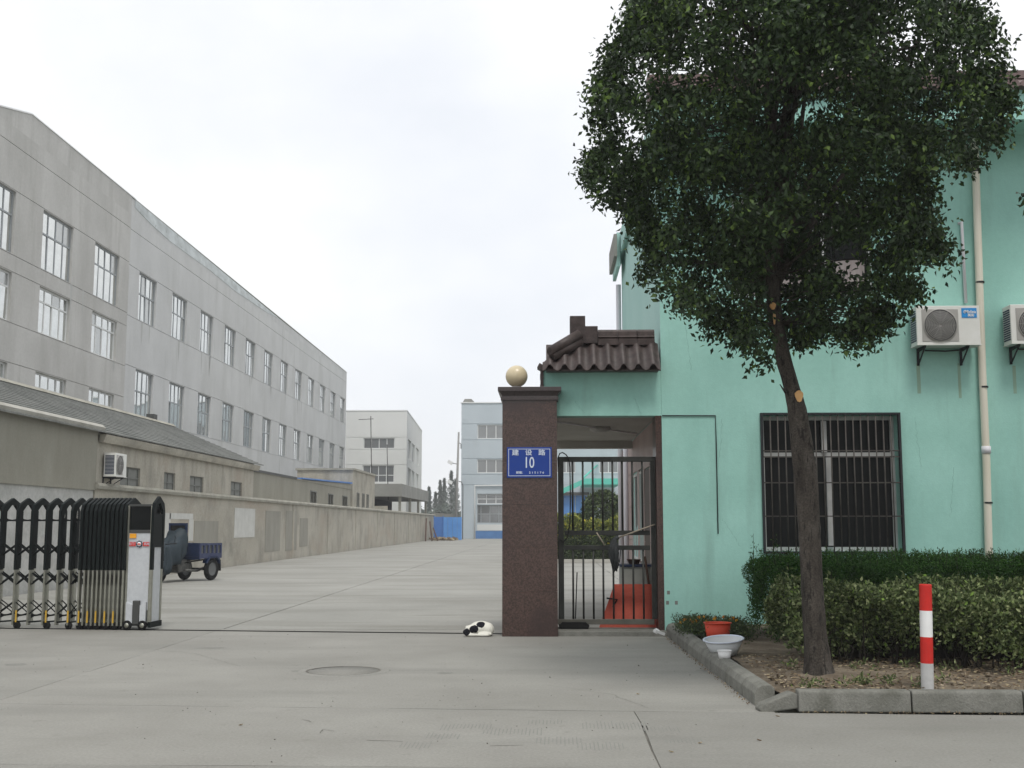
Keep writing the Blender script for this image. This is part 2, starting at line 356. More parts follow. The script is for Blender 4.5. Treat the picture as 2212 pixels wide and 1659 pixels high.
# dog coat: white with black patches placed on the body
def dogmat():
    m = bpy.data.materials.new('patched_dog_coat'); m.use_nodes = True; N = m.node_tree.nodes; L = m.node_tree.links
    p = N['Principled BSDF']; p.inputs['Roughness'].default_value = .9; p.inputs['Specular IOR Level'].default_value = .1
    tc = N.new('ShaderNodeTexCoord'); n = N.new('ShaderNodeTexNoise'); n.inputs['Scale'].default_value = 22
    L.new(tc.outputs['Object'], n.inputs['Vector'])
    sc = N.new('ShaderNodeVectorMath'); sc.operation = 'SCALE'; sc.inputs['Scale'].default_value = .03
    L.new(n.outputs['Color'], sc.inputs[0])
    ad = N.new('ShaderNodeVectorMath'); ad.operation = 'ADD'; L.new(tc.outputs['Object'], ad.inputs[0]); L.new(sc.outputs[0], ad.inputs[1])
    last = None
    for c, r in (((-.150, -.145, .055), .056), ((-.045, -.14, .10), .060), ((.045, -.10, .165), .058)):
        d = N.new('ShaderNodeVectorMath'); d.operation = 'DISTANCE'; L.new(ad.outputs[0], d.inputs[0])
        d.inputs[1].default_value = tuple(q + .015 for q in c)
        k = N.new('ShaderNodeMath'); k.operation = 'LESS_THAN'; k.inputs[1].default_value = r; L.new(d.outputs['Value'], k.inputs[0])
        if last is None: last = k.outputs[0]
        else:
            q = N.new('ShaderNodeMath'); q.operation = 'MAXIMUM'; L.new(last, q.inputs[0]); L.new(k.outputs[0], q.inputs[1]); last = q.outputs[0]
    x = N.new('ShaderNodeMix'); x.data_type = 'RGBA'; L.new(last, x.inputs[0])
    x.inputs[6].default_value = (.66, .65, .58, 1); x.inputs[7].default_value = (.012, .012, .016, 1)
    L.new(x.outputs[2], p.inputs['Base Color'])
    b = N.new('ShaderNodeBump'); b.inputs['Strength'].default_value = .5; b.inputs['Distance'].default_value = .01
    n2 = N.new('ShaderNodeTexNoise'); n2.inputs['Scale'].default_value = 90; L.new(tc.outputs['Object'], n2.inputs['Vector'])
    L.new(n2.outputs[0], b.inputs['Height']); L.new(b.outputs[0], p.inputs['Normal'])
    return m
M['dog'] = dogmat()

# wall panel in a local frame: x along the wall, y into it, z up; rects = (x0, x1, z0, z1, depth, has_back)
def wall(name, m, parent, O, rz, W, H, rects, top=None):
    xs = sorted({0, W, *[r[0] for r in rects], *[r[1] for r in rects]}); xs = [x for x in xs if 0 <= x <= W]
    zs = sorted({0, H, *[r[2] for r in rects], *[r[3] for r in rects]}); zs = [z for z in zs if 0 <= z <= H]
    nx, nz_ = len(xs) - 1, len(zs) - 1
    D = [[0] * nz_ for _ in range(nx)]; B = [[True] * nz_ for _ in range(nx)]
    for i in range(nx):
        for j in range(nz_):
            cx, cz = (xs[i] + xs[i + 1]) / 2, (zs[j] + zs[j + 1]) / 2
            for r in rects:
                if r[0] < cx < r[1] and r[2] < cz < r[3]:
                    if r[4] > D[i][j]: D[i][j] = r[4]; B[i][j] = r[5]
    mb = MB()
    for i in range(nx):
        for j in range(nz_):
            x0, x1, z0, z1, d = xs[i], xs[i + 1], zs[j], zs[j + 1], D[i][j]
            if B[i][j]: mb.add([(x0, d, z0), (x1, d, z0), (x1, d, z1), (x0, d, z1)], [(0, 1, 2, 3)])
            if i + 1 < nx and D[i + 1][j] != d:
                e = D[i + 1][j]; mb.add([(x1, d, z0), (x1, e, z0), (x1, e, z1), (x1, d, z1)], [(0, 1, 2, 3)])
            if j + 1 < nz_ and D[i][j + 1] != d:
                e = D[i][j + 1]; mb.add([(x0, d, z1), (x1, d, z1), (x1, e, z1), (x0, e, z1)], [(0, 1, 2, 3)])
    me = bpy.data.meshes.new(name); me.from_pydata(mb.v, [], mb.f)
    P = parent.location if parent else Vector((0, 0, 0))
    return link(name, me, m, parent, Vector(O) - P, (0, 0, rz))

_wc = {}
def window(parent, O, rz, w, h, cols, rows, recess=.22, fw=.05, fm=None, pm=None, name='window', tilt=.004, fd=.06):
    key = (round(w, 3), round(h, 3), tuple(cols), tuple(rows), fw, recess, fm.name)
    if key not in _wc:
        b = MB(); y0, y1 = recess, recess + fd
        b.box(0, w, y0, y1, 0, fw).box(0, w, y0, y1, h - fw, h).box(0, fw, y0, y1, fw, h - fw).box(w - fw, w, y0, y1, fw, h - fw)
        for c in cols: b.box(c * w - fw / 2, c * w + fw / 2, y0 + .004, y1 - .004, fw, h - fw)
        for r in rows: b.box(fw, w - fw, y0 - .004, y1 + .004, r * h - fw / 2, r * h + fw / 2)
        _wc[key] = (b.mesh(name), {})
    me, pc = _wc[key]
    P = parent.location
    wo = link(name, me, fm, parent, Vector(O) - P, (0, 0, rz))
    cc = [0] + list(cols) + [1]; rr = [0] + list(rows) + [1]
    for i in range(len(cc) - 1):
        for j in range(len(rr) - 1):
            pw, ph = (cc[i + 1] - cc[i]) * w, (rr[j + 1] - rr[j]) * h
            k = (round(pw, 3), round(ph, 3), pm.name)
            if k not in pc: pc[k] = MB().box(.01, pw - .01, 0, .012, .01, ph - .01).mesh('pane')
            pn = link('pane', pc[k], None, wo, (cc[i] * w, recess + fd / 2, rr[j] * h), (random.gauss(0, tilt), 0, random.gauss(0, tilt)))
            if not pc[k].materials: pc[k].materials.append(pm)
            if pm is M['pane'] and random.random() < .09:
                pn.material_slots[0].link = 'OBJECT'; pn.material_slots[0].material = M['pane_dusty']
    return wo

# leaves: many small folded leaf faces in one mesh
def leaf_mesh(name, P, L, W, droop=.5, out=None, fold=.15):
    n = len(P); d = RNG.normal(size=(n, 3)); d[:, 2] -= droop
    if out is not None: d += out
    d /= np.linalg.norm(d, axis=1)[:, None]
    t = RNG.normal(size=(n, 3)); s = np.cross(d, t); s /= np.linalg.norm(s, axis=1)[:, None]; nn = np.cross(s, d)
    l = L * RNG.uniform(.7, 1.25, n)[:, None]; w = W * RNG.uniform(.75, 1.2, n)[:, None]
    V = np.empty((n, 4, 3), np.float32)
    V[:, 0] = P; V[:, 1] = P + d * l * .42 + s * w * .5 + nn * l * fold; V[:, 2] = P + d * l; V[:, 3] = P + d * l * .42 - s * w * .5 + nn * l * fold
    idx = np.arange(n)[:, None] * 4; Fc = np.concatenate([idx + np.array([0, 1, 2]), idx + np.array([0, 2, 3])], 1).reshape(-1)
    me = bpy.data.meshes.new(name); me.vertices.add(n * 4); me.vertices.foreach_set('co', V.reshape(-1))
    me.loops.add(n * 6); me.loops.foreach_set('vertex_index', Fc.astype(np.int32))
    me.polygons.add(n * 2); me.polygons.foreach_set('loop_start', np.arange(0, n * 6, 3, dtype=np.int32))
    me.update(calc_edges=True)
    return me

def clusters(C, per, spread):
    c = np.repeat(np.asarray(C, float), per, axis=0)
    return c + RNG.normal(size=c.shape) * np.asarray(spread)

# ================================================================== THE SETTING
tag(MB().box(-300, 300, -60, 420, -.5, -.06).build('ground', M['grassland']), kind='structure')

def jointed_slab(parent, name, m, corners, z=0.0, th=.03, seg=20, jit=.006, notch=None):
    pts = []
    for i in range(4):
        a = Vector(corners[i]); b = Vector(corners[(i + 1) % 4]); nrm = Vector((-(b - a).y, (b - a).x)).normalized()
        L_ = (b - a).length; k = max(1, min(seg, int(L_ / .5)))
        for j in range(k):
            p = a + (b - a) * (j / k)
            if j: p += nrm * random.uniform(-jit, jit)
            pts.append((p.x, p.y))
    return MB().prism(pts, z - th, z, 'z').build(name, m, parent)

def jy(x): return 9.69 - .04 * x + (.03 if x < -3 else 0)     # the joint between road and forecourt
road = tag(MB().box(-45, 45, 1.0, 9.6, -.058, -.007).build('road', M['joint']), kind='structure')
g = .004
rx = [-40, -28, -17, -11, -4.72, .705, 6.6, 12.6, 24, 40]
for a, b in zip(rx[:-1], rx[1:]):
    jointed_slab(road, 'slab', M['concrete'], [(a + g, 7.46), (b - g, 7.44), (b - g, jy(b) - g), (a + g, jy(a) - g)], seg=26, jit=.014)
    jointed_slab(road, 'slab', M['concrete'], [(a + g, 3.2), (b - g, 3.2), (b - g, 7.44 - 2 * g), (a + g, 7.46 - 2 * g)])
fore = tag(MB().box(-45, 1.83, 9.62, 17.0, -.056, -.009).build('forecourt', M['joint']), kind='structure')
fx = [-40, -28, -17, -11, -4.72, 1.84]
for a, b in zip(fx[:-1], fx[1:]):
    jointed_slab(fore, 'slab', M['concrete'], [(a + g, jy(a) + g), (b - g, jy(b) + g), (b - g, 16.98), (a + g, 16.98)], seg=16)
yard = tag(MB().box(-11.5, 60, 17.001, 133, -.057, -.013).build('yard', M['joint']), kind='structure')
yx = [-11.45, -4.69, 2.0, 8.5, 15, 25, 40, 59]; yy = [17.0, 24.5, 33, 42, 52, 64, 78, 95, 112, 131]
for i, (a, b) in enumerate(zip(yx[:-1], yx[1:])):
    for j, (c, d) in enumerate(zip(yy[:-1], yy[1:])):
        gg = .012 if i < 2 else .006
        jointed_slab(yard, 'slab', M['concrete_old'], [(a + gg, c + .006), (b - gg, c + .006), (b - gg, d - .006), (a + gg, d - .006)], seg=12, jit=.006)

# planting bed
def soil_bed():
    mb = MB(); x0, x1, y0, y1 = 1.93, 12.0, 9.84, 16.27; nx, ny = 90, 60; vs = []
    for j in range(ny + 1):
        for i in range(nx + 1):
            x = x0 + (x1 - x0) * (i / nx); y = y0 + (y1 - y0) * j / ny
            e = min((x - x0) / .25, (y - y0) / .3, 1)
            z = .115 + .03 * max(0, e) + .014 * math.sin(x * 3.1 + y) * math.cos(y * 2.3) + random.uniform(-.008, .008)
            z += .05 * math.exp(-((x - 2.46) ** 2 + (y - 10.75) ** 2) / .12)
            vs.append((x, y, z))
    fs = [(j * (nx + 1) + i, j * (nx + 1) + i + 1, (j + 1) * (nx + 1) + i + 1, (j + 1) * (nx + 1) + i) for j in range(ny) for i in range(nx)]
    mb.add(vs, fs, True)
    return mb.build('planting_bed_soil', M['soil'])
tag(soil_bed(), kind='structure')

# ================================================================== LARGE GREY BUILDING ON THE LEFT
BX = -22.0
big = thing('factory_building', 'long grey rendered three storey factory with tall reflecting windows along the left', 'building', (BX, 36.9, 0))
zr = [(12.62, 15.26), (9.8, 11.84), (5.9, 8.08), (2.2, 4.6)]
Y0, YJ, Y1 = 36.9, 59.4, 126.6
rects = []; nwin = []
for k in range(4):
    ys = 37.12 + 5.88 * k
    for (a, b) in zr: rects.append((ys - Y0, ys - Y0 + 3.25, a, b, .32, False)); nwin.append((ys, 3.25, a, b))
for z in (17.15, 15.30, 12.58, 11.88, 9.76, 8.12): rects.append((0, YJ - Y0, z - .015, z + .015, .04, True))
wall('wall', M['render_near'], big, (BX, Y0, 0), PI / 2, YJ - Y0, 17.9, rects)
rects = []; fwin = []
zf = [(12.55, 15.18), (7.2, 9.85), (2.0, 4.7)]
for k in range(12):
    ys = 61.1 + 5.62 * k
    for (a, b) in zf: rects.append((ys - YJ, ys - YJ + 2.85, a, b, .32, False)); fwin.append((ys, 2.85, a, b))
for z in (17.15, 15.22, 12.51, 9.89, 7.16): rects.append((0.03, Y1 - YJ, z - .015, z + .015, .04, True))
for y in (95.2,): rects.append((y - YJ, y - YJ + .04, 0, 17.9, .04, True))
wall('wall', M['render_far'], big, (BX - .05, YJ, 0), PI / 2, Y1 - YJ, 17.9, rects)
# gable pediment and parapet as solid pieces on top of the wall
MB().prism([(36.9, 17.9), (YJ, 17.9), (YJ, 18.85), (47.3, 18.97), (44.4, 18.27), (36.9, 16.9 + 1.0)], BX - .35, BX, 'x').build('parapet', M['render_near'], big)
MB().prism([(YJ, 17.9), (Y1, 17.9), (Y1, 18.26), (84, 18.56), (YJ, 18.85)], BX - .4, BX - .05, 'x').build('parapet', M['render_far'], big)
MB().prism([(60.0, 18.45), (62.5, 18.2), (66, 18.05), (74, 18.12), (80, 18.0), (90, 18.2), (94, 18.48), (60.0, 18.86)], BX - .05, BX - .03, 'x').build('paint_band', M['peel'], big)
MB().prism([(36.9, 17.93), (44.4, 18.28), (47.3, 18.98), (60, 18.86), (60, 18.9), (47.25, 19.03), (44.35, 18.33), (36.9, 17.98)], BX - .4, BX + .03, 'x').build('coping', M['trim_white'], big)
MB().prism([(60, 18.86), (Y1 + .1, 18.27), (Y1 + .1, 18.31), (60, 18.9)], BX - .45, BX - .02, 'x').build('coping', M['coping_pale'], big)
MB().box(BX - 22, BX - .5, Y0, Y1 - .02, 0, 17.9).build('body', M['render_far'], big)
MB().box(BX - 22, BX - .051, Y1 - .02, Y1, 0, 18.2).build('end_wall', M['render_far'], big)
for (ys, w_, a, b) in nwin:
    tall = (b - a) > 2.2
    window(big, (BX, ys, a), PI / 2, w_, b - a, (.25, .5, .75), ((.62,) if tall else (.70,)), .12, .075, M['alu'] if tall else M['alu_white'], M['pane'], tilt=.006)
for i, (ys, w_, a, b) in enumerate(fwin):
    window(big, (BX - .05, ys, a), PI / 2, w_, b - a, (.25, .5, .75), (.57,), .12, .075, M['alu'], M['pane'], tilt=.006)

M['drip'] = mat('drip_stain', (.37, .375, .36), (.43, .435, .42), scale=2, stretch=(1, 1, .3), rough=1)
for (ys, zb, n_) in ((61.4, 12.5, 2), (66.9, 12.5, 1), (72.6, 12.5, 3), (83.9, 12.5, 2), (89.5, 12.5, 2), (95.1, 12.5, 1), (67.5, 7.15, 2), (100.7, 12.5, 2), (51.0, 12.6, 2), (56.9, 9.75, 1)):
    for k in range(n_):
        y_ = ys + random.uniform(0, 2.6); h_ = random.uniform(.5, 1.6); w_ = random.uniform(.10, .35); xx_ = BX + .002 if ys < YJ else BX - .048
        pts_ = [(xx_, y_, zb), (xx_, y_ + w_, zb), (xx_, y_ + w_ * .9, zb - h_ * .5), (xx_, y_ + w_ * .55, zb - h_), (xx_, y_ + w_ * .35, zb - h_ * .9), (xx_, y_ + w_ * .1, zb - h_ * .4)]
        MB().add(pts_, [(0, 1, 2, 3, 4, 5)]).build('drip_stain', M['drip'], big)

# ================================================================== PALE BUILDING BEYOND
pb = thing('office_block', 'pale rendered block with dark strip windows beyond the long grey factory', 'building', (-16.3, 135, 0))
HX = 14.8
r = [(2.1, 5.77, 10.38, 11.64, .25, False), (2.05, 5.75, 6.43, 8.44, .25, False)]
for z in (11.72, 10.30, 8.52, 5.3): r.append((0, 7.2, z - .03, z + .03, .05, True))
wall('wall', M['white_wall'], pb, (-23.5, 135, 0), 0, 7.2, HX, r)
for (a, b, c, d) in ((2.1, 5.77, 10.38, 11.64), (2.05, 5.75, 6.43, 8.44)):
    window(pb, (-23.5 + a, 135, c), 0, b - a, d - c, (.25, .5, .75), () if c > 9 else (.42,), .15, .09, M['alu_white'], M['pane_far'])
vx, vy = -1.45, 30.0; Ls = math.hypot(vx, vy); ang = math.atan2(vy, vx)
r = []
sw = [(2.2, 5.6), (9.2, 5.2), (17.6, 5.4)]
for (a, w_) in sw:
    for (c, d) in ((9.4, 11.7), (5.4, 8.3)): r.append((a, a + w_, c, d, .3, False))
wall('wall', M['white_wall'], pb, (-16.3, 135, 0), ang, Ls, HX, r)
for (a, w_) in sw:
    for (c, d) in ((9.4, 11.7), (5.4, 8.3)):
        o = Vector((-16.3, 135, c)) + Vector((vx, vy, 0)).normalized() * a
        window(pb, o, ang, w_, d - c, (.5,), (), .2, .12, M['alu_white'], M['pane_far'])
MB().prism([(-23.5, 135.3), (-16.6, 135.3), (-17.9, 164.9), (-23.5, 164.9)], 0, HX - .1, 'z').build('body', M['white_wall'], pb)
MB().prism([(-23.6, 134.95), (-16.25, 134.95), (-17.7, 165.1), (-23.6, 165.1)], HX, HX + .12, 'z').build('coping', M['trim_white'], pb)

# ================================================================== BLUE-GREY BUILDING
bb = thing('blue_grey_building', 'blue-grey three storey works building with dark windows and blue plinth behind the pillar', 'building', (-9.46, 129, 0))
BXL, BW, BH = -9.46, 34.0, 15.07
groups = [1.79, 8.58, 15.35, 22.1, 28.9]
r = []
for gx in groups:
    for (a, b) in ((11.05, 12.66), (7.23, 8.78)): r.append((gx, gx + 4.16, a, b, .25, False))
r.append((1.79, 5.95, 3.8, 4.95, .4, False)); r.append((1.79, 5.95, 1.7, 3.72, .4, False))
r.append((11.4, 14.0, 0, 5.0, .4, False))
for gx in groups[2:]: r.append((gx, gx + 4.16, 2.0, 4.9, .25, False))
for z in (12.74, 10.95, 8.86, 7.1, 5.95): r.append((0, BW, z - .03, z + .03, .05, True))
wall('wall', M['blue_wall'], bb, (BXL, 129, 0), 0, BW, BH, r)
for gx in groups:
    for (a, b) in ((11.05, 12.66), (7.23, 8.78)):
        window(bb, (BXL + gx, 129, a), 0, 4.16, b - a, (.25, .5, .75), (), .12, .10, M['alu_white'], M['pane_far'])
window(bb, (BXL + 1.79, 129, 3.8), 0, 4.16, 1.15, (.25, .5, .75), (.5,), .3, .09, M['alu_white'], M['pane_far'])
window(bb, (BXL + 1.79, 129, 1.7), 0, 4.16, 2.02, (.1, .34, .58, .8), (.5,), .3, .09, M['alu'], M['pane_far'])
for gx in groups[2:]: window(bb, (BXL + gx, 129, 2.0), 0, 4.16, 2.9, (.25, .5, .75), (.6,), .12, .10, M['alu_white'], M['pane_far'])
MB().box(BXL + .02, BXL + BW, 129.42, 145, 0, BH - .05).build('body', M['blue_wall'], bb)
MB().box(BXL - .1, BXL + BW, 128.9, 129.3, BH, BH + .1).build('coping', M['trim_white'], bb)
MB().prism([(BXL + .1, BH + .1), (BXL + .35, BH + .5), (BXL + 1.1, BH + .5), (BXL + 1.5, BH + .1)], 129.2, 130.4, 'y').build('roof_vent', M['slab'], bb)
for a, b in ((1.6, 4.6), (5.6, 11.3)): MB().box(BXL + a, BXL + b, 128.97, 129.0, 0, .84).build('plinth', M['bluepaint'], bb)
MB().box(BXL + 4.6, BXL + 5.6, 128.98, 129.003, 0, .75).build('vent_opening', M['dark'], bb)
MB().box(BXL + 1.8, BXL + 5.9, 128.96, 129.0, .9, 1.55).build('sill_panel', M['white_wall'], bb)
MB().tube([(BXL + 1.56, 128.85, 0), (BXL + 1.56, 128.85, 5.85), (BXL + 9, 128.85, 5.9)], .09, 6).build('white_pipe', M['trim_white'], bb)
MB().box(BXL + 11.4, BXL + 12.65, 129.3, 129.36, 0, 4.75).build('door', M['cladding'], bb)
MB().box(BXL + 12.75, BXL + 14.0, 129.3, 129.36, 0, 4.75).build('door', M['cladding'], bb)
MB().box(BXL + 11.2, BXL + 14.2, 128.6, 129.0, 4.8, 5.1).build('lintel', M['darkgrey'], bb)

# teal entrance canopy of the yard
x0, _ = at(1261, 1044, 117); x1, _ = at(1343, 1044, 117); xl, _ = at(1214, 1050, 112)
tc_ = thing('entrance_canopy', 'teal painted entrance canopy with tie rods across the blue-grey building', 'canopy', (x0, 117, 0))
MB().box(x0, x1, 117, 118.2, 5.55, 6.15).build('fascia', M['teal'], tc_)
MB().box(x0, x1, 118.2, 128.9, 5.6, 5.75).build('deck', M['teal'], tc_)
MB().prism([(x0, 5.62), (x0, 6.1), (xl, 5.1), (xl, 4.55)], 117.02, 118.0, 'y').build('side_wing', M['teal'], tc_)
MB().tube([(x0 - .1, 117.2, 6.15), (x0 + 1.9, 128.9, 8.1)], .09, 6).build('tie_rod', M['teal'], tc_)
MB().box(x1 - .1, x1 + .25, 117, 117.5, 5.6, 7.0).build('end_post', M['teal'], tc_)

# ================================================================== COMPOUND WALL AND LOW BUILDINGS ON THE LEFT
WX = -11.5
cw = thing('compound_wall', 'long stained rendered yard wall with concrete coping running back on the left', 'wall', (WX, 29.3, 0))
MB().box(WX - .25, WX, 29.3, 119.5, -.05, 2.42).build('wall_body', M['compound'], cw)
MB().prism([(WX - .3, 2.42), (WX + .10, 2.42), (WX + .12, 2.5), (WX + .08, 2.57), (WX - .3, 2.6)], 29.25, 119.6, 'y').build('coping', M['coping'], cw)
def on_wall(u, v): d = _ray(u, v); t = (WX) / d.x; return (d.y * t, EYE + d.z * t)
for (ua, va, ub, vb, mm) in ((357, 1108, 366, 1170, 'plaster'), (366, 1108, 416, 1122, 'plaster'), (408, 1122, 416, 1168, 'plaster'),
                            (507, 1097, 549, 1160, 'plaster'), (574, 1103, 604, 1190, 'plaster_dark'), (618, 1103, 640, 1188, 'plaster_dark'), (648, 1119, 664, 1180, 'plaster_dark'), (420, 1125, 470, 1180, 'plaster_dark')):
    ya, za = on_wall(ua, va); yb, zb = on_wall(ub, vb)
    MB().box(WX, WX + .012, ya, yb, min(za, zb), max(za, zb)).build('plaster_patch', M[mm], cw)
for yb in (52.5, 61, 70, 79, 88, 97, 106): MB().box(WX, WX + .03, yb, yb + .3, -.05, 2.42).build('wall_pier', M['compound'], cw)

ax = thing('plain_annex', 'low windowless brown-grey rendered annex with pale coping at the left edge', 'building', (WX, 10, 0))
MB().box(WX - 6, WX + .02, 8, 29.28, 2.38, 3.9).build('wall', M['annex'], ax)
MB().box(WX - 6, WX - .03, 8, 29.26, -.05, 2.38).build('lower_wall', M['annex_low'], ax)
MB().prism([(WX - 6, 3.9), (WX + .16, 3.9), (WX + .19, 3.98), (WX + .1, 4.06), (WX - 6, 4.1)], 8, 29.36, 'y').build('coping', M['coping_pale'], ax)

tb = thing('tiled_roof_shed', 'low rendered shed with dark grey tiled roof and boarded windows above the yard wall', 'building', (WX, 29.4, 0))
sh_w = [(31.06, 32.6), (34.67, 35.73), (37.23, 38.72), (42.12, 43.67)]
r = [(a - 29.3, b - 29.3, 2.0, 3.09, .12, False) for a, b in sh_w]
MB().box(WX - 6.8, WX - .16, 29.5, 45.4, 2.5, 3.8).build('body', M['compound'], tb)
wall('wall', M['compound'], tb, (WX - .02, 29.3, .5), PI / 2, 16.1, 3.4, [(a, b, c, d - .5 + .0, e, f) for a, b, c, d, e, f in [(q[0], q[1], 2.05, 3.09, .12, False) for q in r]])
for i, (a, b) in enumerate(sh_w):
    window(tb, (WX - .02, a, 2.55), PI / 2, b - a, .54, (.5,), (.45,), .05, .03, M['shutter'], M['shutter'], name='window', tilt=0)
# tiled slope in courses
def tile_courses(y0, y1, xe, ze, xr, zr_, n):
    mb = MB()
    for k in range(n):
        t0, t1 = k / n, (k + 1) / n + .25 / n
        xa, za = xe + (xr - xe) * t0, ze + (zr_ - ze) * t0 + .045
        xb, zb = xe + (xr - xe) * t1, ze + (zr_ - ze) * t1 + .012
        mb.prism([(xa, za - .04), (xa, za), (xb, zb), (xb, zb - .04)], y0, y1, 'y')
    return mb
tile_courses(9.0, 46.0, WX + .22, 3.84, -15.0, 5.42, 17).build('roof', M['tileroof'], tb)
tile_courses(9.0, 46.0, -18.5, 3.84, -15.0, 5.42, 12).build('roof', M['tileroof'], tb)
MB().prism([(WX + .1, 3.80), (-15, 5.36), (-18.4, 3.80)], 45.45, 45.6, 'y').build('gable', M['compound'], tb)
MB().prism([(-15.14, 5.42), (-15.0, 5.53), (-14.86, 5.42)], 9, 46.03, 'y').build('ridge_cap', M['coping'], tb)
MB().prism([(WX + .02, 3.62), (WX + .12, 3.62), (WX + .16, 3.7), (WX + .2, 3.82), (WX + .02, 3.82)], 29.4, 45.6, 'y').build('eave_moulding', M['compound'], tb)
MB().box(-16.2, -16.0, 20, 44.2, 5.62, 5.70).build('rear_gutter', M['trim_white'], tb)
MB().box(-15.4, -15.1, 44.0, 44.4, 5.3, 5.75).build('chimney_pot', M['darkgrey'], tb)

ea = thing('low_extension', 'low brown-grey lean-to with blue roof edge beyond the tiled shed', 'building', (WX, 46.2, 0))
MB().box(WX - 5, WX - .3, 46.3, 69.8, 2.3, 3.62).build('wall', M['annex'], ea)
MB().prism([(46.2, 3.62), (69.85, 3.62), (69.85, 3.96), (57.5, 3.70), (46.2, 3.63)], WX - .4, WX - .27, 'x').build('parapet', M['annex'], ea)
MB().prism([(55.5, 3.70), (69.9, 3.97), (69.9, 4.06), (55.5, 3.76)], WX - 1.6, WX - .2, 'x').build('roof_edge', M['cladding_dark'], ea)
MB().box(WX - 3, WX - .25, 46.25, 54.5, 3.64, 3.74).build('roof_sheet', M['darkgrey'], ea)
for (a, b, c, d) in ((57.81, 59.32, 2.56, 3.22), (62.6, 64.0, 2.56, 3.2), (67.0, 68.6, 2.56, 3.2)):
    window(ea, (WX - .3, a, c), PI / 2, b - a, d - c, (.5,), (), -.03, .05, M['shutter'], M['shutter'], tilt=0)
eb = thing('rendered_outbuilding', 'taller plain rendered outbuilding standing behind the blue-edged lean-to', 'building', (WX, 70, 0))
MB().box(-15.1, WX - .2, 70.0, 79.0, 2.2, 4.80).build('wall', M['compound'], eb)
MB().box(-15.2, WX - .1, 69.9, 79.1, 4.80, 4.92).build('coping', M['coping'], eb)
for a in (71.5, 73.6, 75.4): window(eb, (WX - .2, a, 2.6), PI / 2, .9, .9, (.5,), (), -.03, .05, M['shutter'], M['shutter'], tilt=0)

shd = thing('open_fronted_shelter', 'open shelter with heavy concrete slab roof at the far end of the wall', 'shed', (WX, 95, 0))
MB().box(-18, WX + .05, 92, 113, 3.75, 4.75).build('slab_roof', M['slab'], shd)
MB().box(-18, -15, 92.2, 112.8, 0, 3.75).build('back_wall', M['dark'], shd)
for y in (92.6, 99.5, 106, 112.5): MB().box(WX - .3, WX - .1, y, y + .2, 0, 3.75).build('post', M['coping'], shd)
MB().box(-14.8, -12.6, 92.1, 92.25, 0, 3.0).build('low_wall', M['compound'], shd)

for (u, vt, vb, y, arm) in ((801, 899, 1010, 85, 1), (836, 960, 1050, 93, 0)):
    xa, zt = at(u, vt, y); xb, zb = at(u + 3, vb, y)
    ap = thing('antenna_mast', 'thin dark antenna mast with a crossbar above the outbuilding' if arm else 'thin dark bare mast rising above the concrete slab roof', 'antenna', (xb, y, 3.6))
    MB().tube([(xb, y, 3.5), (xa, y, zt)], .035, 6).build('mast', M['darkgrey'], ap)
    if arm: MB().tube([(xa - .9, y, zt - .25), (xa + .2, y, zt - .2)], .025, 6).build('crossbar', M['darkgrey'], ap)

# utility poles between the buildings
up = thing('utility_pole', 'tall concrete utility pole with two floodlights beside the blue-grey building', 'pole', (-9.55, 125, 0))
MB().tube([(-9.75, 125, 0), (-9.45, 125, 11.5)], [.17, .1], 8).build('pole', M['haze_pole'], up)
for z in (8.2, 6.1):
    MB().obox((-10.35, 124.9, z), (.55, .3, .35), (0, .5, 0)).build('floodlight', M['trim_white'], up)
    MB().tube([(-9.65, 125, z - .15), (-10.3, 125, z - .05)], .04, 6).build('bracket', M['darkgrey'], up)
MB().tube([(-9.5, 125, 10.4), (-9.2, 125, 10.2), (-9.2, 125, 9.7)], .05, 6).build('insulator', M['darkgrey'], up)
up2 = thing('thin_pole', 'thin short dark pole with curved top close to the blue-grey building edge', 'pole', (-9.0, 126, 0))
MB().tube([(-8.75, 122, 0), (-8.75, 122, 5.6), (-8.9, 122, 6.0), (-9.2, 122, 6.05)], .05, 6).build('pole', M['darkgrey'], up2)

# blue sheet gate closing the yard
bg = thing('blue_sheet_gate', 'blue painted sheet metal gate closing the far end of the yard', 'gate', (-11.1, 116.5, 0))
MB().box(-11.2, -10.35, 116.4, 116.46, .02, 2.3).build('gate_leaf', M['cladding_dark'], bg)
for i in range(4): MB().box(-10.3 + .47 * i, -9.85 + .47 * i, 116.3, 116.35, .02, 2.28).build('sheet_panel', M['cladding'], bg)
for a in (-11.25, -10.35): MB().box(a, a + .09, 116.29, 116.5, 0, 2.4).build('gate_post', M['cladding_dark'], bg)
rb = MB()
for i in range(60):
    x = random.uniform(-11.3, -8.9); y = random.uniform(112.5, 116)
    rb.obox((x, y, random.uniform(.03, .22)), (random.uniform(.15, .5), random.uniform(.15, .4), random.uniform(.06, .2)), (random.uniform(-.5, .5), random.uniform(-.5, .5), random.uniform(0, 3)))
tag(rb.build('rubble_pile', M['litter']), 'low heap of pale rubble and litter in front of the blue gate', 'rubble', kind='stuff')
for i, (dx, top) in enumerate(((0, 2.1), (.5, 1.8), (.95, 1.2))):
    pl = MB().tube([(-11.2 + dx, 108 + i, 0), (-11.35 + dx * .5, 110 + i, top)], .07, 5).build('timber_plank', M['woodred'])
    tag(pl, ['tallest dark timber leaning where the yard wall meets the blue gate', 'middle dark timber leaning at the end of the yard wall', 'shortest dark timber leaning in front of the blue gate'][i], 'plank', 'timbers leaning at the end of the yard wall')
lr = thing('low_roofed_store', 'low grey-roofed store just showing over the blue gate', 'shed', (-10, 134, 0))
MB().prism([(-13, 2.3), (-13, 2.9), (-8.5, 2.55), (-8.5, 2.3)], 133, 137, 'y').build('roof', M['slab'], lr)
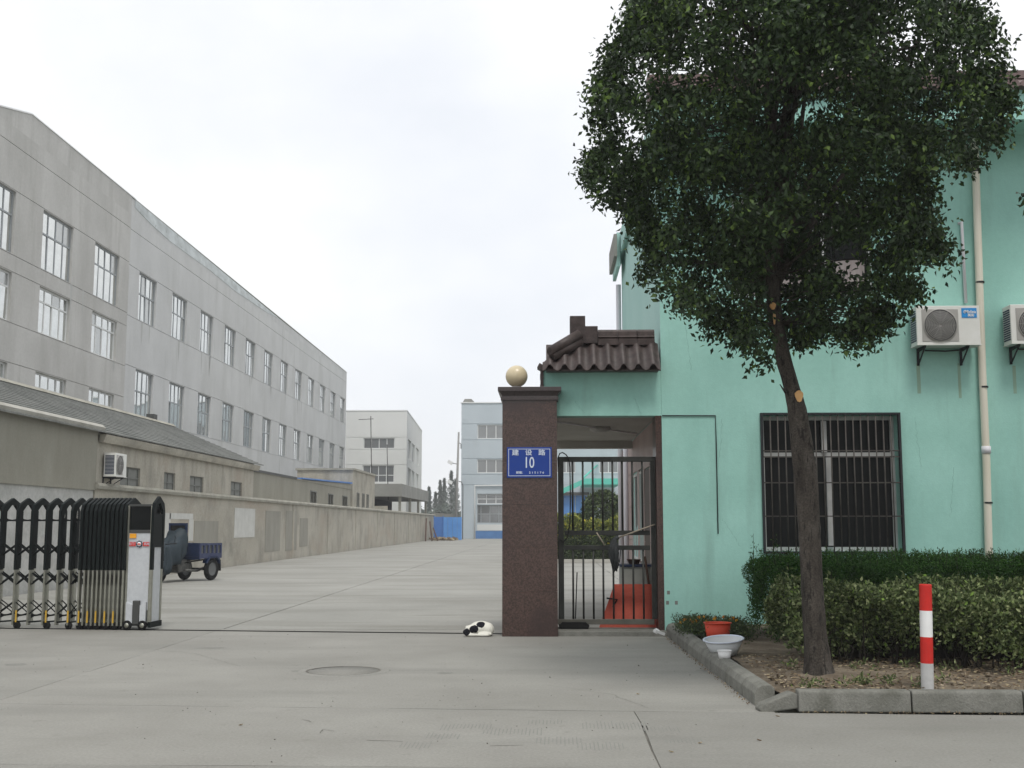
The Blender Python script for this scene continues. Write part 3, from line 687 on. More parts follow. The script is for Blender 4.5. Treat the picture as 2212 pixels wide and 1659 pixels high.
MB().box(-12.9, -8.6, 134, 136.5, 0, 2.3).build('wall', M['annex'], lr)

# ================================================================== GREEN GATEHOUSE
YW = 16.25; GX = 1.625; GH = 7.05
gh = thing('green_gatehouse', 'two storey mint green rendered gatehouse with barred window behind the street tree', 'building', (GX, YW, 0))
wx0, wz1 = at(1646, 897, YW); wx1, wz0 = at(1950, 1191, YW)
ux0, uz1 = at(1580, 428, YW); ux1, uz0 = at(1890, 640, YW)
r = [(wx0 - GX, wx1 - GX, wz0, wz1, .28, False), (ux0 - GX, ux1 - GX, uz0, uz1, .28, False)]
wall('wall', M['green'], gh, (GX, YW, 0), 0, 14, GH, r)
# side wall, seen obliquely under and above the canopy
FY = 24.3
r = []
wall('side_wall', M['green_side'], gh, (GX, FY, 0), -PI / 2, FY - YW, GH, r)
MB().box(GX + .4, GX + 14, YW + .4, FY, 0, GH - .02).build('body', M['dark'], gh)
MB().box(GX - .022, GX + .01, 18.02, 18.96, 0.02, 2.38).build('door', M['door'], gh)
window(gh, (GX, 19.95, .9), -PI / 2, .8, 1.5, (.5,), (), -.028, .04, M['alu_white'], M['pane_dark'])
window(gh, (GX, 21.6, .9), -PI / 2, 1.2, 1.5, (.5,), (), -.028, .04, M['alu_white'], M['pane_dark'])
CT = at(1300, 898, YW)[1] + .016
for (a, b, c, d) in ((16.5, 18.0, .02, CT), (18.97, 19.13, .02, CT), (19.97, 20.38, .02, CT), (21.62, 24.28, .02, CT), (18.0, 18.97, 2.4, CT), (19.13, 19.97, 2.44, CT), (19.13, 19.97, .02, .86), (20.38, 21.62, 2.44, CT), (20.38, 21.62, .02, .86)):
    n = max(1, round((d - c) / .6))
    for k in range(n):
        MB().box(GX - .03, GX, a + .004, b - .004, c + (d - c) * k / n + .004, c + (d - c) * (k + 1) / n - .004).build('cladding_tile', M['pinktile'], gh)
MB().tube([(GX - .07, 22.7, 0), (GX - .07, 22.7, 3.0)], .05, 10).build('corner_pipe', M['pvcwhite'], gh)
MB().tube([(GX - .08, 24.15, 0), (GX - .08, 24.15, 6.55)], .055, 10).build('downpipe', M['pvcwhite'], gh)
# window furniture
WW, WH = wx1 - wx0, wz1 - wz0
window(gh, (wx0, YW, wz0), 0, WW, WH, (), (.714,), .19, .055, M['frame_shaded'], M['pane_dark'])
fb = MB(); xm = wx0 + WW * .5
MB().box(xm - .035, xm + .035, YW + .14, YW + .19, wz0 + .075, wz0 + WH * .69).build('window_mullion', M['frame_shaded'], gh)
fb.box(xm - .085, xm - .015, YW + .14, YW + .19, wz0 + WH * .73, wz1 - .07)
fb.build('window_mullion', M['frame_shaded'], gh)
gr = MB()
e = .03
gr.box(wx0 - e, wx0, YW - .05, YW + .02, wz0 - e, wz1 + e).box(wx1, wx1 + e, YW - .05, YW + .02, wz0 - e, wz1 + e)
gr.box(wx0, wx1, YW - .05, YW + .02, wz1, wz1 + e).box(wx0, wx1, YW - .05, YW + .02, wz0 - e, wz0)
gr.build('grille_frame', M['bracket'], gh)
nb = 18
for k in range(nb - 1):
    x = wx0 + WW * (k + 1) / nb
    MB().tube([(x, YW - .03, wz0), (x, YW - .03, wz1)], .0095, 6).build('grille_bar', M['barsteel'], gh)
for fz in (.735, .69, .50, .255): MB().box(wx0, wx1, YW - .025, YW - .005, wz0 + WH * fz - .008, wz0 + WH * fz + .008).build('grille_rail', M['barsteel'], gh)
window(gh, (ux0, YW, uz0), 0, ux1 - ux0, uz1 - uz0, (.33, .66), (.7,), .10, .06, M['alu_white'], M['pane_dark'])
MB().box(ux0 + .3, ux1 - .1, YW + .12, YW + .125, uz0 + .06, uz0 + .55).build('curtain', M['curtain'], gh)
# eaves and tiled roof rim
MB().box(GX - .06, GX + 14, YW - .75, YW, 7.05, 7.12).build('soffit', M['green'], gh)
MB().box(GX - .06, GX + 14, YW - .80, YW - .72, 7.0, 7.42).build('fascia', M['green'], gh)
MB().box(GX - .10, GX - .06, YW - .80, FY + .3, 7.0, 7.42).build('fascia', M['green_side'], gh)
MB().box(GX - .06, GX, YW, FY + .3, 7.05, 7.12).build('soffit', M['green_side'], gh)
MB().box(GX - .17, GX - .101, FY - 1.2, FY + .3, 6.72, 7.42).build('rain_head', M['green_side'], gh)
MB().box(GX - .24, GX - .175, FY - 1.4, FY + .35, 6.88, 7.34).build('eave_board', M['slab'], gh)
for k in range(70):
    x = GX - .15 + k * .2
    MB().prism([(x, 7.44), (x + .04, 7.52), (x + .1, 7.54), (x + .16, 7.52), (x + .2, 7.44), (x + .1, 7.40)], YW - .92, YW + .1, 'y').build('eave_tile', M['eave_tile'], gh)
MB().prism([(YW - .85, 7.5), (YW + .25, 7.98), (YW + .25, 7.5)], GX - .12, GX + 14, 'x').build('roof_slope', M['eave_tile'], gh)
MB().box(GX - .12, GX + 14, YW + .1, YW + .4, 7.94, 8.06).build('ridge_tiles', M['eave_tile'], gh)
# beam over the pedestrian opening with canopy slab behind it
bx0 = at(1174, 850, YW)[0]; bz1 = at(1300, 800, YW)[1]; bz0 = at(1300, 898, YW)[1]
MB().box(bx0, GX - .002, YW + .004, YW + .3, bz0, bz1 + .02).build('lintel_beam', M['green'], gh)
MB().box(bx0, GX - .035, YW + .3, 21.4, bz0 + .02, bz0 + .2).build('canopy_ceiling', M['ceiling'], gh)
MB().box(bx0, GX - .035, 21.4, 21.6, bz0 - .12, bz0 + .25).build('canopy_edge', M['ceiling'], gh)
MB().tube([(.0, 16.9, bz0 - .0), (1.55, 19.6, bz0 - .0)], .014, 6).build('ceiling_conduit', M['pvcwhite'], gh)
MB().box(GX - .085, GX - .002, YW + .004, YW + .5, .0, bz0 - .002).build('door_jamb', M['granite'], gh)
lp = MB().lathe([(0, 0), (.17, 0), (.16, -.05), (.1, -.085), (0, -.09)], 20, (.86, 18.4, bz0 + .02)).build('ceiling_lamp', M['acgrey'])
tag(lp, 'round unlit ceiling lamp under the gatehouse canopy', 'lamp')
# drips, marks, thin black cable on the wall
for (u, va, vb, w_) in ((1983, 785, 850, .05), (2071, 785, 860, .04), (2190, 790, 850, .045)):
    xa, za = at(u, va, YW); xb, zb = at(u, vb, YW)
    MB().box(xa - w_ / 2, xa + w_ / 2, YW - .0015, YW, zb, za).build('rust_run', M['rust'], gh)
for (u, v) in ((1442, 1302), (1461, 1302), (1444, 1280)):
    xa, za = at(u, v, YW); MB().box(xa - .02, xa + .02, YW - .0015, YW, za - .025, za + .025).build('paint_mark', M['shutter'], gh)
ca = [at(1430, 898, YW), at(1545, 898, YW), at(1547, 960, YW), at(1549, 1060, YW), at(1551, 1153, YW)]
cab = MB().tube([(x, YW - .012, z) for x, z in ca], .008, 5).build('wall_cable', M['bracket'])
tag(cab, 'thin black cable stapled in a corner shape on the green wall', 'cable')

M['hairline'] = mat('hairline_crack', (.19, .35, .30), rough=1)
for (u0, v0, u1, v1) in ((1560, 905, 1552, 1010), (1480, 700, 1494, 800), (1975, 900, 1990, 1010), (1560, 1120, 1600, 1180), (2060, 1010, 2052, 1120), (1240, 865, 1262, 893), (1370, 860, 1385, 895)):
    a_ = Vector(at(u0, v0, YW)); b_ = Vector(at(u1, v1, YW)); pl_ = []; K_ = 16
    for k in range(K_ + 1):
        p_ = a_.lerp(b_, k / K_) + Vector((random.gauss(0, .008), random.gauss(0, .006))); w_ = .0022 * random.uniform(.4, 1.2)
        pl_ += [(p_.x - w_, YW - .0012, p_.y), (p_.x + w_, YW - .0012, p_.y)]
    MB().add(pl_, [(2 * k, 2 * k + 1, 2 * k + 3, 2 * k + 2) for k in range(K_)]).build('hairline_crack', M['hairline'], gh)

# gate roof of curved clay tiles
tr = thing('tiled_gate_coping', 'small brown clay tile roof with stepped ridge ornament above the pedestrian gate', 'roof', (0, YW, 3.6))
ez = at(1300, 797, YW - .28)[1]; rzz = at(1300, 741, YW + .12)[1]
xL = at(1172, 790, YW - .25)[0]; xR = at(1427, 790, YW - .25)[0]
P_ = (xR - xL) / 8.0
def roof_tile(x0, ytop, ztop, side=1):
    mb = MB(); n = 12; vs = []
    yA, zA = YW - .28 * side + (0 if side > 0 else .3), ez
    for (yy_, zz_) in ((yA, zA), (ytop, ztop)):
        for k in range(n + 1):
            a = 2 * PI * k / n; c_ = math.cos(a + PI); h = .058 * (abs(c_) ** .75) if c_ > 0 else -.034 * abs(c_)
            vs.append((x0 + P_ * k / n, yy_, zz_ + h + .022)); vs.append((x0 + P_ * k / n, yy_, zz_ + h))
    m2 = (n + 1) * 2; fs = []
    for k in range(n):
        a = 2 * k
        fs += [(a, a + 2, m2 + a + 2, m2 + a), (a + 1, m2 + a + 1, m2 + a + 3, a + 3), (a, a + 1, a + 3, a + 2)]
    mb.add(vs, fs, True); return mb
hx0 = at(1246, 713, YW)[0]
for i in range(8):
    x = xL + P_ * i; t = 1.0
    if x + P_ * .5 < hx0: t = max(.3, 1 - (hx0 - x - P_ * .5) / (hx0 - xL))
    yt = YW - .28 + (.40) * t; zt = ez + (rzz - ez) * t
    roof_tile(x, yt, zt).build('roof_tile', M['claytile'], tr)
    roof_tile(x, yt, zt, -1).build('roof_tile', M['claytile'], tr)
MB().prism([(YW - .22, ez + .0), (YW + .12, rzz - .02), (YW + .42, ez), (YW - .22, ez - .02)], xL + .05, xR - .02, 'x').build('tile_bed', M['claytile'], tr)
# ridge pieces
xs_ = [at(u, 720, YW)[0] for u in (1292, 1335.5, 1377.5, 1415)]
zr0, zr1 = at(1300, 741, YW)[1], at(1300, 710, YW)[1]
for a, b in zip(xs_[:-1], xs_[1:]):
    hh = zr1 - zr0; c_ = YW + .12
    prof = [(c_ - .09, zr0 - .02), (c_ - .09, zr0 + hh * .28), (c_ - .065, zr0 + hh * .36), (c_ - .085, zr0 + hh * .45), (c_ - .06, zr0 + hh * .55),
            (c_ - .055, zr0 + hh * .85), (c_ - .03, zr1), (c_ + .03, zr1), (c_ + .055, zr0 + hh * .85), (c_ + .09, zr0 + hh * .28), (c_ + .09, zr0 - .02)]
    MB().prism(prof, a + .003, b - .003, 'x').build('ridge_tile', M['claytile'], tr)
def zxy(u, v): return at(u, v, YW + .05)
a0, zt0 = zxy(1231, 683); a1, _ = zxy(1264, 683); _, zm = zxy(1264, 705); a2, _ = zxy(1291, 705); _, zb0 = zxy(1264, 742)
MB().prism([(a0, zb0), (a2, zb0), (a2, zm), (a1, zm), (a1, zt0), (a0, zt0)], YW + .02, YW + .24, 'y').build('ridge_ornament', M['claytile'], tr, bevel=.006)
h0x, h0z = at(1252, 722, YW - .02); h1x, h1z = at(1187, 759, YW - .2)
MB().tube([(h0x, YW, h0z), (h0x + (h1x - h0x) * .97, YW - .2, h1z), (h1x, YW - .215, h1z - .005)], [.075, .07, .05], 12).build('hip_tile', M['claytile'], tr)
MB().tube([(h0x, YW + .04, h0z - .09), (h1x + .03, YW - .17, h1z - .07)], [.09, .08], 8).build('hip_bed', M['claytile'], tr)
e0x, e0z = at(1171, 788, YW - .1)
for k in range(4):
    MB().obox((e0x - .005, YW + .0 + k * .07, e0z - .02), (.11, .065, .07), (0, .5, 0)).build('end_tile', M['claytile'], tr)
for k in range(5):
    MB().obox((bx0 - .022, YW + .06, e0z - .08 - k * .075), (.045 + .008 * (k % 2), .16, .07), (0, 0, 0)).build('verge_tile', M['claytile'], tr)

# granite pillar with cap, globe lamp, number plate
PY = 15.96
px0 = at(1085, 1100, PY)[0]; px1 = at(1204, 1100, PY)[0]
zc = [at(1145, v, PY - .02)[1] for v in (836, 845, 857, 864)]   # cap levels
gp = thing('gate_pillar', 'polished red-brown granite gate pillar with stepped dark cap', 'pillar', ((px0 + px1) / 2, PY + .39, 0))
hp = zc[3]; lv = [0, .6, 1.2, 1.78, 2.36, hp]
for k in range(5):
    MB().box(px0, px1, PY, PY + .78, lv[k] + .0007, lv[k + 1] - .0007).build('granite_slab', M['granite'], gp, bevel=.0015)
MB().box(px0 - .022, px1 + .022, PY - .022, PY + .80, zc[3], zc[2] + .005).build('cap_lower', M['granite_dark'], gp, bevel=.004)
cp = MB(); n = 6; rows = []
for k in range(n + 1):
    t = k / n; e_ = .005 + .055 * (1 - math.cos(t * PI / 2)); z = zc[2] + .005 + (zc[1] - zc[2]) * t
    rows += [(px0 - e_, PY - e_, z), (px1 + e_, PY - e_, z), (px1 + e_, PY + .78 + e_, z), (px0 - e_, PY + .78 + e_, z)]
cp.add(rows, [(4 * k + i, 4 * k + (i + 1) % 4, 4 * k + 4 + (i + 1) % 4, 4 * k + 4 + i) for k in range(n) for i in range(4)])
cp.build('cap_cove', M['granite_dark'], gp)
MB().box(px0 - .062, px1 + .062, PY - .062, PY + .84, zc[1], zc[0]).build('cap_top', M['granite_dark'], gp, bevel=.004)
gx_, gz_ = at(1116, 807, PY + .39)
gl = thing('globe_lamp', 'cream globe lamp standing on top of the granite gate pillar', 'lamp', (gx_, PY + .39, zc[0]))
R_ = .157
MB().lathe([(R_ * math.sin(PI * k / 18) + .0001, -R_ * math.cos(PI * k / 18)) for k in range(19)], 32, (gx_, PY + .39, zc[0] + .045 + R_)).build('globe', M['globe'], gl)
MB().lathe([(.04, 0), (.04, .03), (.065, .035), (.065, .06), (.05, .065)], 20, (gx_, PY + .39, zc[0])).build('lamp_base', M['acgrey'], gl)
s0x, s1z = at(1095, 966, PY - .01); s1x, s0z = at(1192, 1032, PY - .01)
scx, scz, sw_, sh_ = (s0x + s1x) / 2, (s0z + s1z) / 2, s1x - s0x, s1z - s0z
sg = thing('house_number_sign', 'blue enamel street number plate reading 10 on the granite pillar', 'sign', (scx, PY - .012, scz))
MB().box(scx - sw_ / 2, scx + sw_ / 2, PY - .016, PY - .001, scz - sh_ / 2, scz + sh_ / 2).build('plate', M['signblue'], sg, bevel=.003)
bo = MB(); bw, bh = sw_ * .465, sh_ * .445; q = .0065
for (a, b, c, d) in ((-bw, bw, bh - q, bh), (-bw, bw, -bh, -bh + q), (-bw, -bw + q, -bh + q, bh - q), (bw - q, bw, -bh + q, bh - q)):
    bo.box(scx + a, scx + b, PY - .0185, PY - .016, scz + c, scz + d)
bo.build('border_line', M['signwhite'], sg)
for i, ch in enumerate('建设路'): text('lettering', ch, .085, M['signwhite'], sg, ((-.31 + .295 * i) * sw_, -.0065, .31 * sh_), sx=1.15, bold=.0012)
text('number', '10', .215, M['signwhite'], sg, (-.005 * sw_, -.0065, -.02 * sh_), sx=.70, bold=.0015)
text('lettering', '邮编：', .040, M['signwhite'], sg, (-.20 * sw_, -.0065, -.335 * sh_), bold=.0006)
text('lettering', '2 1 5 1 7 6', .038, M['signwhite'], sg, (.16 * sw_, -.0065, -.335 * sh_), sx=1.25, bold=.0006)

# threshold under the pedestrian gate
th = MB().box(px1 + .002, GX + .02, 16.02, 16.75, -.02, .065).build('gate_threshold', M['kerb'], bevel=.01)
tag(th, 'low dirty concrete threshold under the pedestrian gate', 'threshold')

# ================================================================== PEDESTRIAN GATE
GY = 16.45
def gpt(u, v): return at(u, v, GY)
pg = thing('pedestrian_gate', 'dull steel barred pedestrian gate between the granite pillar and gatehouse', 'gate', (gpt(1211, 1349)[0], GY, 0))
def gbox(name, u0, u1, v0, v1, m, d=.03, z0=None):
    xa, za = gpt(u0, v0); xb, zb = gpt(u1, v1)
    return MB().box(xa, xb, GY - d, GY + d, zb, za).build(name, m, pg, bevel=.004)
gbox('top_rail', 1205, 1420, 987, 997.5, M['gatesteel'], .032)
gbox('mid_rail', 1219, 1404, 1146, 1156, M['gatesteel'], .024)
gbox('mid_rail', 1219, 1404, 1178, 1188, M['gatesteel'], .024)
gbox('bottom_rail', 1205, 1414, 1337, 1349, M['gatesteel_low'], .03)
gbox('gate_stile', 1205, 1219, 997.7, 1336.8, M['gatesteel'], .03)
gbox('gate_stile', 1404, 1421, 997.7, 1336.8, M['gatesteel'], .03)
for u in (1236.5, 1258.5, 1280, 1301, 1322.5, 1343, 1365, 1386.5):
    x, zt = gpt(u, 997.5); _, zb = gpt(u, 1146); _, zc_ = gpt(u, 1188); _, zd = gpt(u, 1337)
    MB().tube([(x, GY, zb), (x, GY, zt)], .0145, 10).build('gate_bar', M['gatesteel'], pg)
    MB().tube([(x, GY, zd), (x, GY, zc_)], .0145, 10).build('gate_bar', M['gatesteel'], pg)
# black cable looped round the gate stile
cps = [gpt(u, v) for u, v in ((1206, 1010), (1205, 990), (1209, 980), (1215, 978), (1222, 982), (1228, 990), (1231, 1010), (1232, 1080), (1231, 1130), (1226, 1160), (1216, 1172), (1210, 1165))]
tag(MB().tube([(x, GY - .05, z) for x, z in cps], .009, 6).build('cable_loop', M['rubber']), 'black cable looped over the left stile of the barred gate', 'cable')
# wheel pads and items around the gate
xa, _ = gpt(1210, 1355); xb, _ = gpt(1270, 1355)
tag(MB().prism([(xa, .07), (xb, .07), (xb + .02, .11), (xb - .03, .16), (xa + .03, .16), (xa - .02, .11)], 16.36, 16.55, 'y').build('rubber_block', M['rubber']),
    'long black rubber block lying under the left of the barred gate', 'rubber block')
ob = thing('orange_board', 'orange-red tapered board leaning behind the bars of the pedestrian gate', 'board', (1.2, 16.6, .06))
obp = [(at(1291, 1365, 16.62), 16.62), (at(1421, 1365, 16.62), 16.62), (at(1414, 1262, 17.0), 17.0), (at(1327, 1262, 17.0), 17.0)]
vs = [(p[0][0], p[1], p[0][1]) for p in obp]; vs2 = [(x, y + .02, z) for x, y, z in vs]
MB().add(vs + vs2, [(0, 1, 2, 3), (7, 6, 5, 4), (0, 4, 5, 1), (1, 5, 6, 2), (2, 6, 7, 3), (3, 7, 4, 0)]).build('board', M['orangeboard'], ob)
xb0, zb1 = at(1341, 1219, 17.25); xb1, _ = at(1408, 1219, 17.25)
gbx = thing('grey_bin', 'grey plastic bin with dark rim behind the orange board', 'bin', ((xb0 + xb1) / 2, 17.4, 0))
MB().box(xb0, xb1, 17.1, 17.6, .01, zb1 - .03).build('bin_body', M['greybox'], gbx, bevel=.02)
MB().box(xb0 - .02, xb1 + .02, 17.08, 17.62, zb1 - .03, zb1).build('bin_rim', M['navy'], gbx)
pt0 = at(1370, 1215, 17.3)
tag(MB().lathe([(0, 0), (.07, 0), (.10, .06), (.11, .07), (.095, .07), (.065, .012), (0, .012)], 18, (pt0[0], 17.35, zb1)).build('pot', M['woodred']), 'small dark brown pot on the rim of the grey bin', 'pot')
tag(MB().tube([(1.52, 17.02, .35), (1.43, 17.05, zb1 + .12)], .018, 7).build('brown_stick', M['woodred']), 'short reddish brown stick leaning against the grey bin', 'stick')
sx, sz = gpt(1247, 1237); tx, tz = gpt(1243, 1338)
tag(MB().tube([(tx, 16.62, .066), (sx, 16.56, sz)], .009, 6).build('thin_rod', M['rubber']), 'thin straight black rod standing behind the gate bars', 'rod')
mp_ = thing('mop', 'dark wet string mop hung over the gate rail with a pale wooden handle', 'mop', (gpt(1326, 1200)[0], GY - .08, 1.0))
h0 = gpt(1330, 1163); h1 = gpt(1414, 1133)
MB().tube([(h0[0], GY - .07, h0[1]), (h1[0], GY - .04, h1[1])], .011, 7).build('handle', M['wood'], mp_)
ms = MB()
for k in range(70):
    a = random.uniform(0, 2 * PI); r0 = random.uniform(0, .03); cx_, cz_ = gpt(1327, 1166)
    L_ = random.uniform(.25, .45); ex = random.gauss(0, .045)
    ms.tube([(cx_ + r0 * math.cos(a), GY - .08 + r0 * math.sin(a), cz_ + .02), (cx_ + ex * .9 + random.gauss(-.01, .012), GY - .085 + random.gauss(0, .02), cz_ - L_ * .45),
             (cx_ + ex * .55 + random.gauss(-.0, .01), GY - .08 + random.gauss(0, .02), cz_ - L_)], .009, 4)
ms.build('mop_strings', M['mop'], mp_)['kind'] = 'stuff'
c0 = gpt(1328, 1163); MB().tube([(c0[0] - .03, GY - .075, c0[1] - .02), (c0[0] + .05, GY - .075, c0[1] + .02)], .03, 8).build('mop_clamp', M['mop'], mp_)
b0 = gpt(1288, 1150); b1 = gpt(1306, 1178)
tag(MB().tube([(b0[0], GY - .05, b0[1]), (b1[0], GY - .05, b1[1])], .011, 6).build('wooden_peg', M['wood']), 'short pale wooden peg stuck between the two middle gate rails', 'peg')
tz0 = ground(1424, 1372, .06)
cr_ = MB().obox((tz0[0], tz0[1] - .05, .10), (.14, .05, .035), (.1, .35, .3)).obox((tz0[0] - .04, tz0[1] - .03, .115), (.07, .06, .03), (.5, -.3, .9)).build('crumpled_paper', M['white'])
tag(cr_, 'crumpled white paper on the threshold beside the kerb', 'litter')
br = at(1322, 1290, 16.9); bt = MB().tube([(br[0] - .02, 16.8, .1), (br[0] - .02, 16.82, .3), (br[0] + .07, 16.85, .44), (br[0] - .08, 16.85, .46)], .014, 6)
tag(bt.build('bent_hook', M['rubber']), 'black bent metal hook at the left edge of the orange board', 'hook')

# ================================================================== RETRACTABLE GATE
gang = math.atan2(16.30 - 16.95, -.65 + 7.96)
g0 = Vector((-5.465, 16.716, 0))          # right front foot of the controller
dx_ = Vector((math.cos(gang), math.sin(gang), 0))
def along(u):                              # local x of picture column u on the gate line
    d = _ray(u, 1250); n = Vector((-dx_.y, dx_.x, 0)); t = (g0 - Vector((0, 0, 0))).dot(n) / d.dot(n)
    return (d * t - g0).dot(dx_)
rg = thing('retractable_gate', 'black and steel folding accordion gate, upper posts blackened for dark reflections, standing half open on its track', 'gate', tuple(g0), gang)
GZ = 1.88
def leaf_parts(parent, x, sx=1.0, post='lower_post'):
    prof = [(-.042, .85), (-.042, 1.70), (.005, 1.80), (.18, 1.878), (.24, 1.90), (.30, 1.878), (.475, 1.80), (.522, 1.70), (.522, .85),
            (.438, .85), (.438, 1.60), (.40, 1.70), (.29, 1.79), (.24, 1.80), (.19, 1.79), (.08, 1.70), (.042, 1.60), (.042, .85)]
    outer = prof[:9]; inner = prof[9:][::-1]; top = MB(); vs = []
    for (p, q) in zip(outer, inner):
        for xx in (-.021 * sx, .021 * sx): vs += [(xx, p[0], p[1]), (xx, q[0], q[1])]
    fs = []
    for k in range(8):
        b = 4 * k; c = b + 4
        fs += [(b, b + 1, c + 1, c), (b + 2, c + 2, c + 3, b + 3), (b, c, c + 2, b + 2), (b + 1, b + 3, c + 3, c + 1)]
    top.add(vs, fs)
    lf = top.build('arch_leaf' if sx == 1.0 else 'end_arch', M['blacksteel'], parent, local=True, bevel=.004); lf.location = (x, 0, 0)  # upper half blackened to carry dark reflections, posts below left bright
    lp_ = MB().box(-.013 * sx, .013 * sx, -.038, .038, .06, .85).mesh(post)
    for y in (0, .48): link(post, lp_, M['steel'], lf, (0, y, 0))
    if sx == 1.0:
        tr_ = MB().tube([(.014, .425, 1.54), (.020, .432, 1.60), (.022, .425, 1.68), (.02, .39, 1.745)], .011, 6).mesh('highlight_strip')  # added bright strip standing in for the highlight on the arch shoulder
        link('highlight_strip', tr_, M['highlight'], lf)
        rl = MB().prism([(.040, .03), (.14, .0), (.24, -.008), (.34, .0), (.44, .03), (.44, -.05), (.34, -.03), (.14, -.03), (.04, -.05)], -.008, .008, 'x').mesh('cross_rail')
        for z in (1.585, .20): link('cross_rail', rl, M['blacksteel'], lf, (0, 0, z))
        xb_ = MB().obox((0, 0, 0), (.009, .44, .036), (.36, 0, 0)).mesh('cross_bar')
        for z in (1.14, .72):
            link('cross_bar', xb_, M['blacksteel'], lf, (-.005, .24, z)); o_ = link('cross_bar', xb_, M['blacksteel'], lf, (.005, .24, z), (-.72, 0, 0))
    return lf
us = [-150, -112, -74, -36, 0, 34, 66, 98, 126.5, 152, 173]; us += [184 + 9.3 * k for k in range(10)]
lx = [along(u) for u in us]
proto = None
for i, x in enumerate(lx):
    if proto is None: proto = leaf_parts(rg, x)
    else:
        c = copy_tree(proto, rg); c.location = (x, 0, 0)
# scissor bars between neighbouring leaves, reflectors, wheels
for i in range(len(lx) - 1):
    a, b = lx[i], lx[i + 1]
    if i < 10:
        for y in (-.0, .48):
            for z in (1.14, .72, .30):
                dz = .09
                MB().tube([(a, y, z - dz), (b, y, z + dz)], .009, 5).build('scissor_bar', M['blacksteel'], rg, local=True)
                MB().tube([(a, y + .02, z + dz), (b, y + .02, z - dz)], .009, 5).build('scissor_bar', M['blacksteel'], rg, local=True)
        MB().tube([(a, -.0, .10), (b, -.0, .12)], .014, 6).build('bottom_link', M['blacksteel'], rg, local=True)
wh = MB().lathe([(.001, -.016), (.045, -.016), (.055, -.008), (.055, .008), (.045, .016), (.001, .016)], 16, (0, 0, 0), 'y').mesh('wheel')
for ui in (41.7, 106, 153, 176, 194.5, 212.5, 231.5, 250):
    x = along(ui); MB().box(x - .012, x + .012, -.044, -.039, .10, .27).build('reflector', M['yellow'], rg, local=True)
    link('wheel', wh, M['rubber'], rg, (x, 0, .055))
for i in range(11, 21, 2): link('wheel', wh, M['rubber'], rg, (lx[i], .03, .055))
# controller box
xA, xB = along(272.5), along(322.5)
ct = MB().box(xA, xB, .02, .32, .28, 1.39); ct.build('motor_housing', M['silver'], rg, local=True, bevel=.01)
MB().box(xA + .004, xB - .004, .03, .31, 1.39, 1.77).build('display_window', M['pane_dark'], rg, local=True)
MB().box(xA, xB, .01, .33, 1.77, 1.80).build('window_rim', M['darkgrey'], rg, local=True); MB().box(xA, xB, .012, .03, 1.385, 1.43).build('window_rim', M['darkgrey'], rg, local=True)
for x in (xA, xB): MB().box(x - .012, x + .012, .004, .03, .1, 1.78).build('corner_trim', M['steel'], rg, local=True)
wv = xB - xA; xm = (xA + xB) / 2
MB().prism([(xA + .02, .10), (xA + .02, .40), (xm - .055, .355), (xm - .055, .10)], -.02, .02, 'y').build('skirt_panel', M['silver'], rg, local=True)
MB().prism([(xm + .055, .10), (xm + .055, .355), (xB - .03, .40), (xB - .03, .10)], -.02, .02, 'y').build('skirt_panel', M['silver'], rg, local=True)
MB().box(xm - .05, xm + .05, -.035, .02, .08, .42).build('skirt_rib', M['darkgrey'], rg, local=True, bevel=.01)
MB().box(xA, xB, .03, .31, .06, .28).build('chassis', M['blacksteel'], rg, local=True)
for x in (xA + .05, xB - .07):
    w_ = MB().lathe([(.001, -.02), (.055, -.02), (.07, -.01), (.07, .01), (.055, .02), (.001, .02)], 20, (0, 0, 0), 'y').build('drive_wheel', M['rubber'], rg, local=True)
    w_.location = (x, -.02, .07)
    link('wheel_hub', MB().lathe([(.001, -.026), (.03, -.024), (.035, -.018)], 14, (0, 0, 0), 'y').mesh('wheel_hub'), M['steel'], w_)
xp = xB + .03
ea_ = leaf_parts(rg, xp, 1.05, 'end_post'); ea_.scale = (1, .68, 1.01)
MB().box(xp - .004, xp + .004, .02, .31, .12, 1.18).build('side_panel', M['silver'], rg, local=True)
MB().box(xp - .015, xp + .015, .02, .31, 1.18, 1.66).build('side_panel', M['blacksteel'], rg, local=True)
MB().box(xp - .02, xp + .025, -.03, .36, .04, .12).build('bumper', M['blacksteel'], rg, local=True)
# red band with gear emblem and orange sticker
bz = 1.225
for a, b in ((xA + .022, xm - .055), (xm + .055, xB - .022)): MB().box(a, b, .006, .0095, bz - .03, bz + .03).build('red_band', M['redband'], rg, local=True)
MB().box(xA + .024, xA + .125, .006, .0095, 1.31, 1.375).build('sticker', M['orange_sticker'], rg, local=True)
gpf = []
for k in range(32):
    a = 2 * PI * k / 32; rr = .052 if k % 4 < 2 else .043; gpf.append((xm + rr * math.cos(a), bz + rr * math.sin(a)))
MB().prism(gpf, .004, .0085, 'y').build('gear_emblem', M['navy'], rg, local=True)
MB().lathe([(.0001, 0), (.032, 0), (.032, .003)], 20, (xm, .0015, bz), 'y').build('emblem_disc', M['white'], rg, local=True)
MB().box(xm - .024, xm + .024, -.001, .0012, bz - .008, bz + .010).build('emblem_bar', M['redband'], rg, local=True)
for dxx, s_ in ((-.115, '红门'), (.115, '机电')):
    text('lettering', s_, .042, M['signwhite'], rg, (xm + dxx, .004, bz))
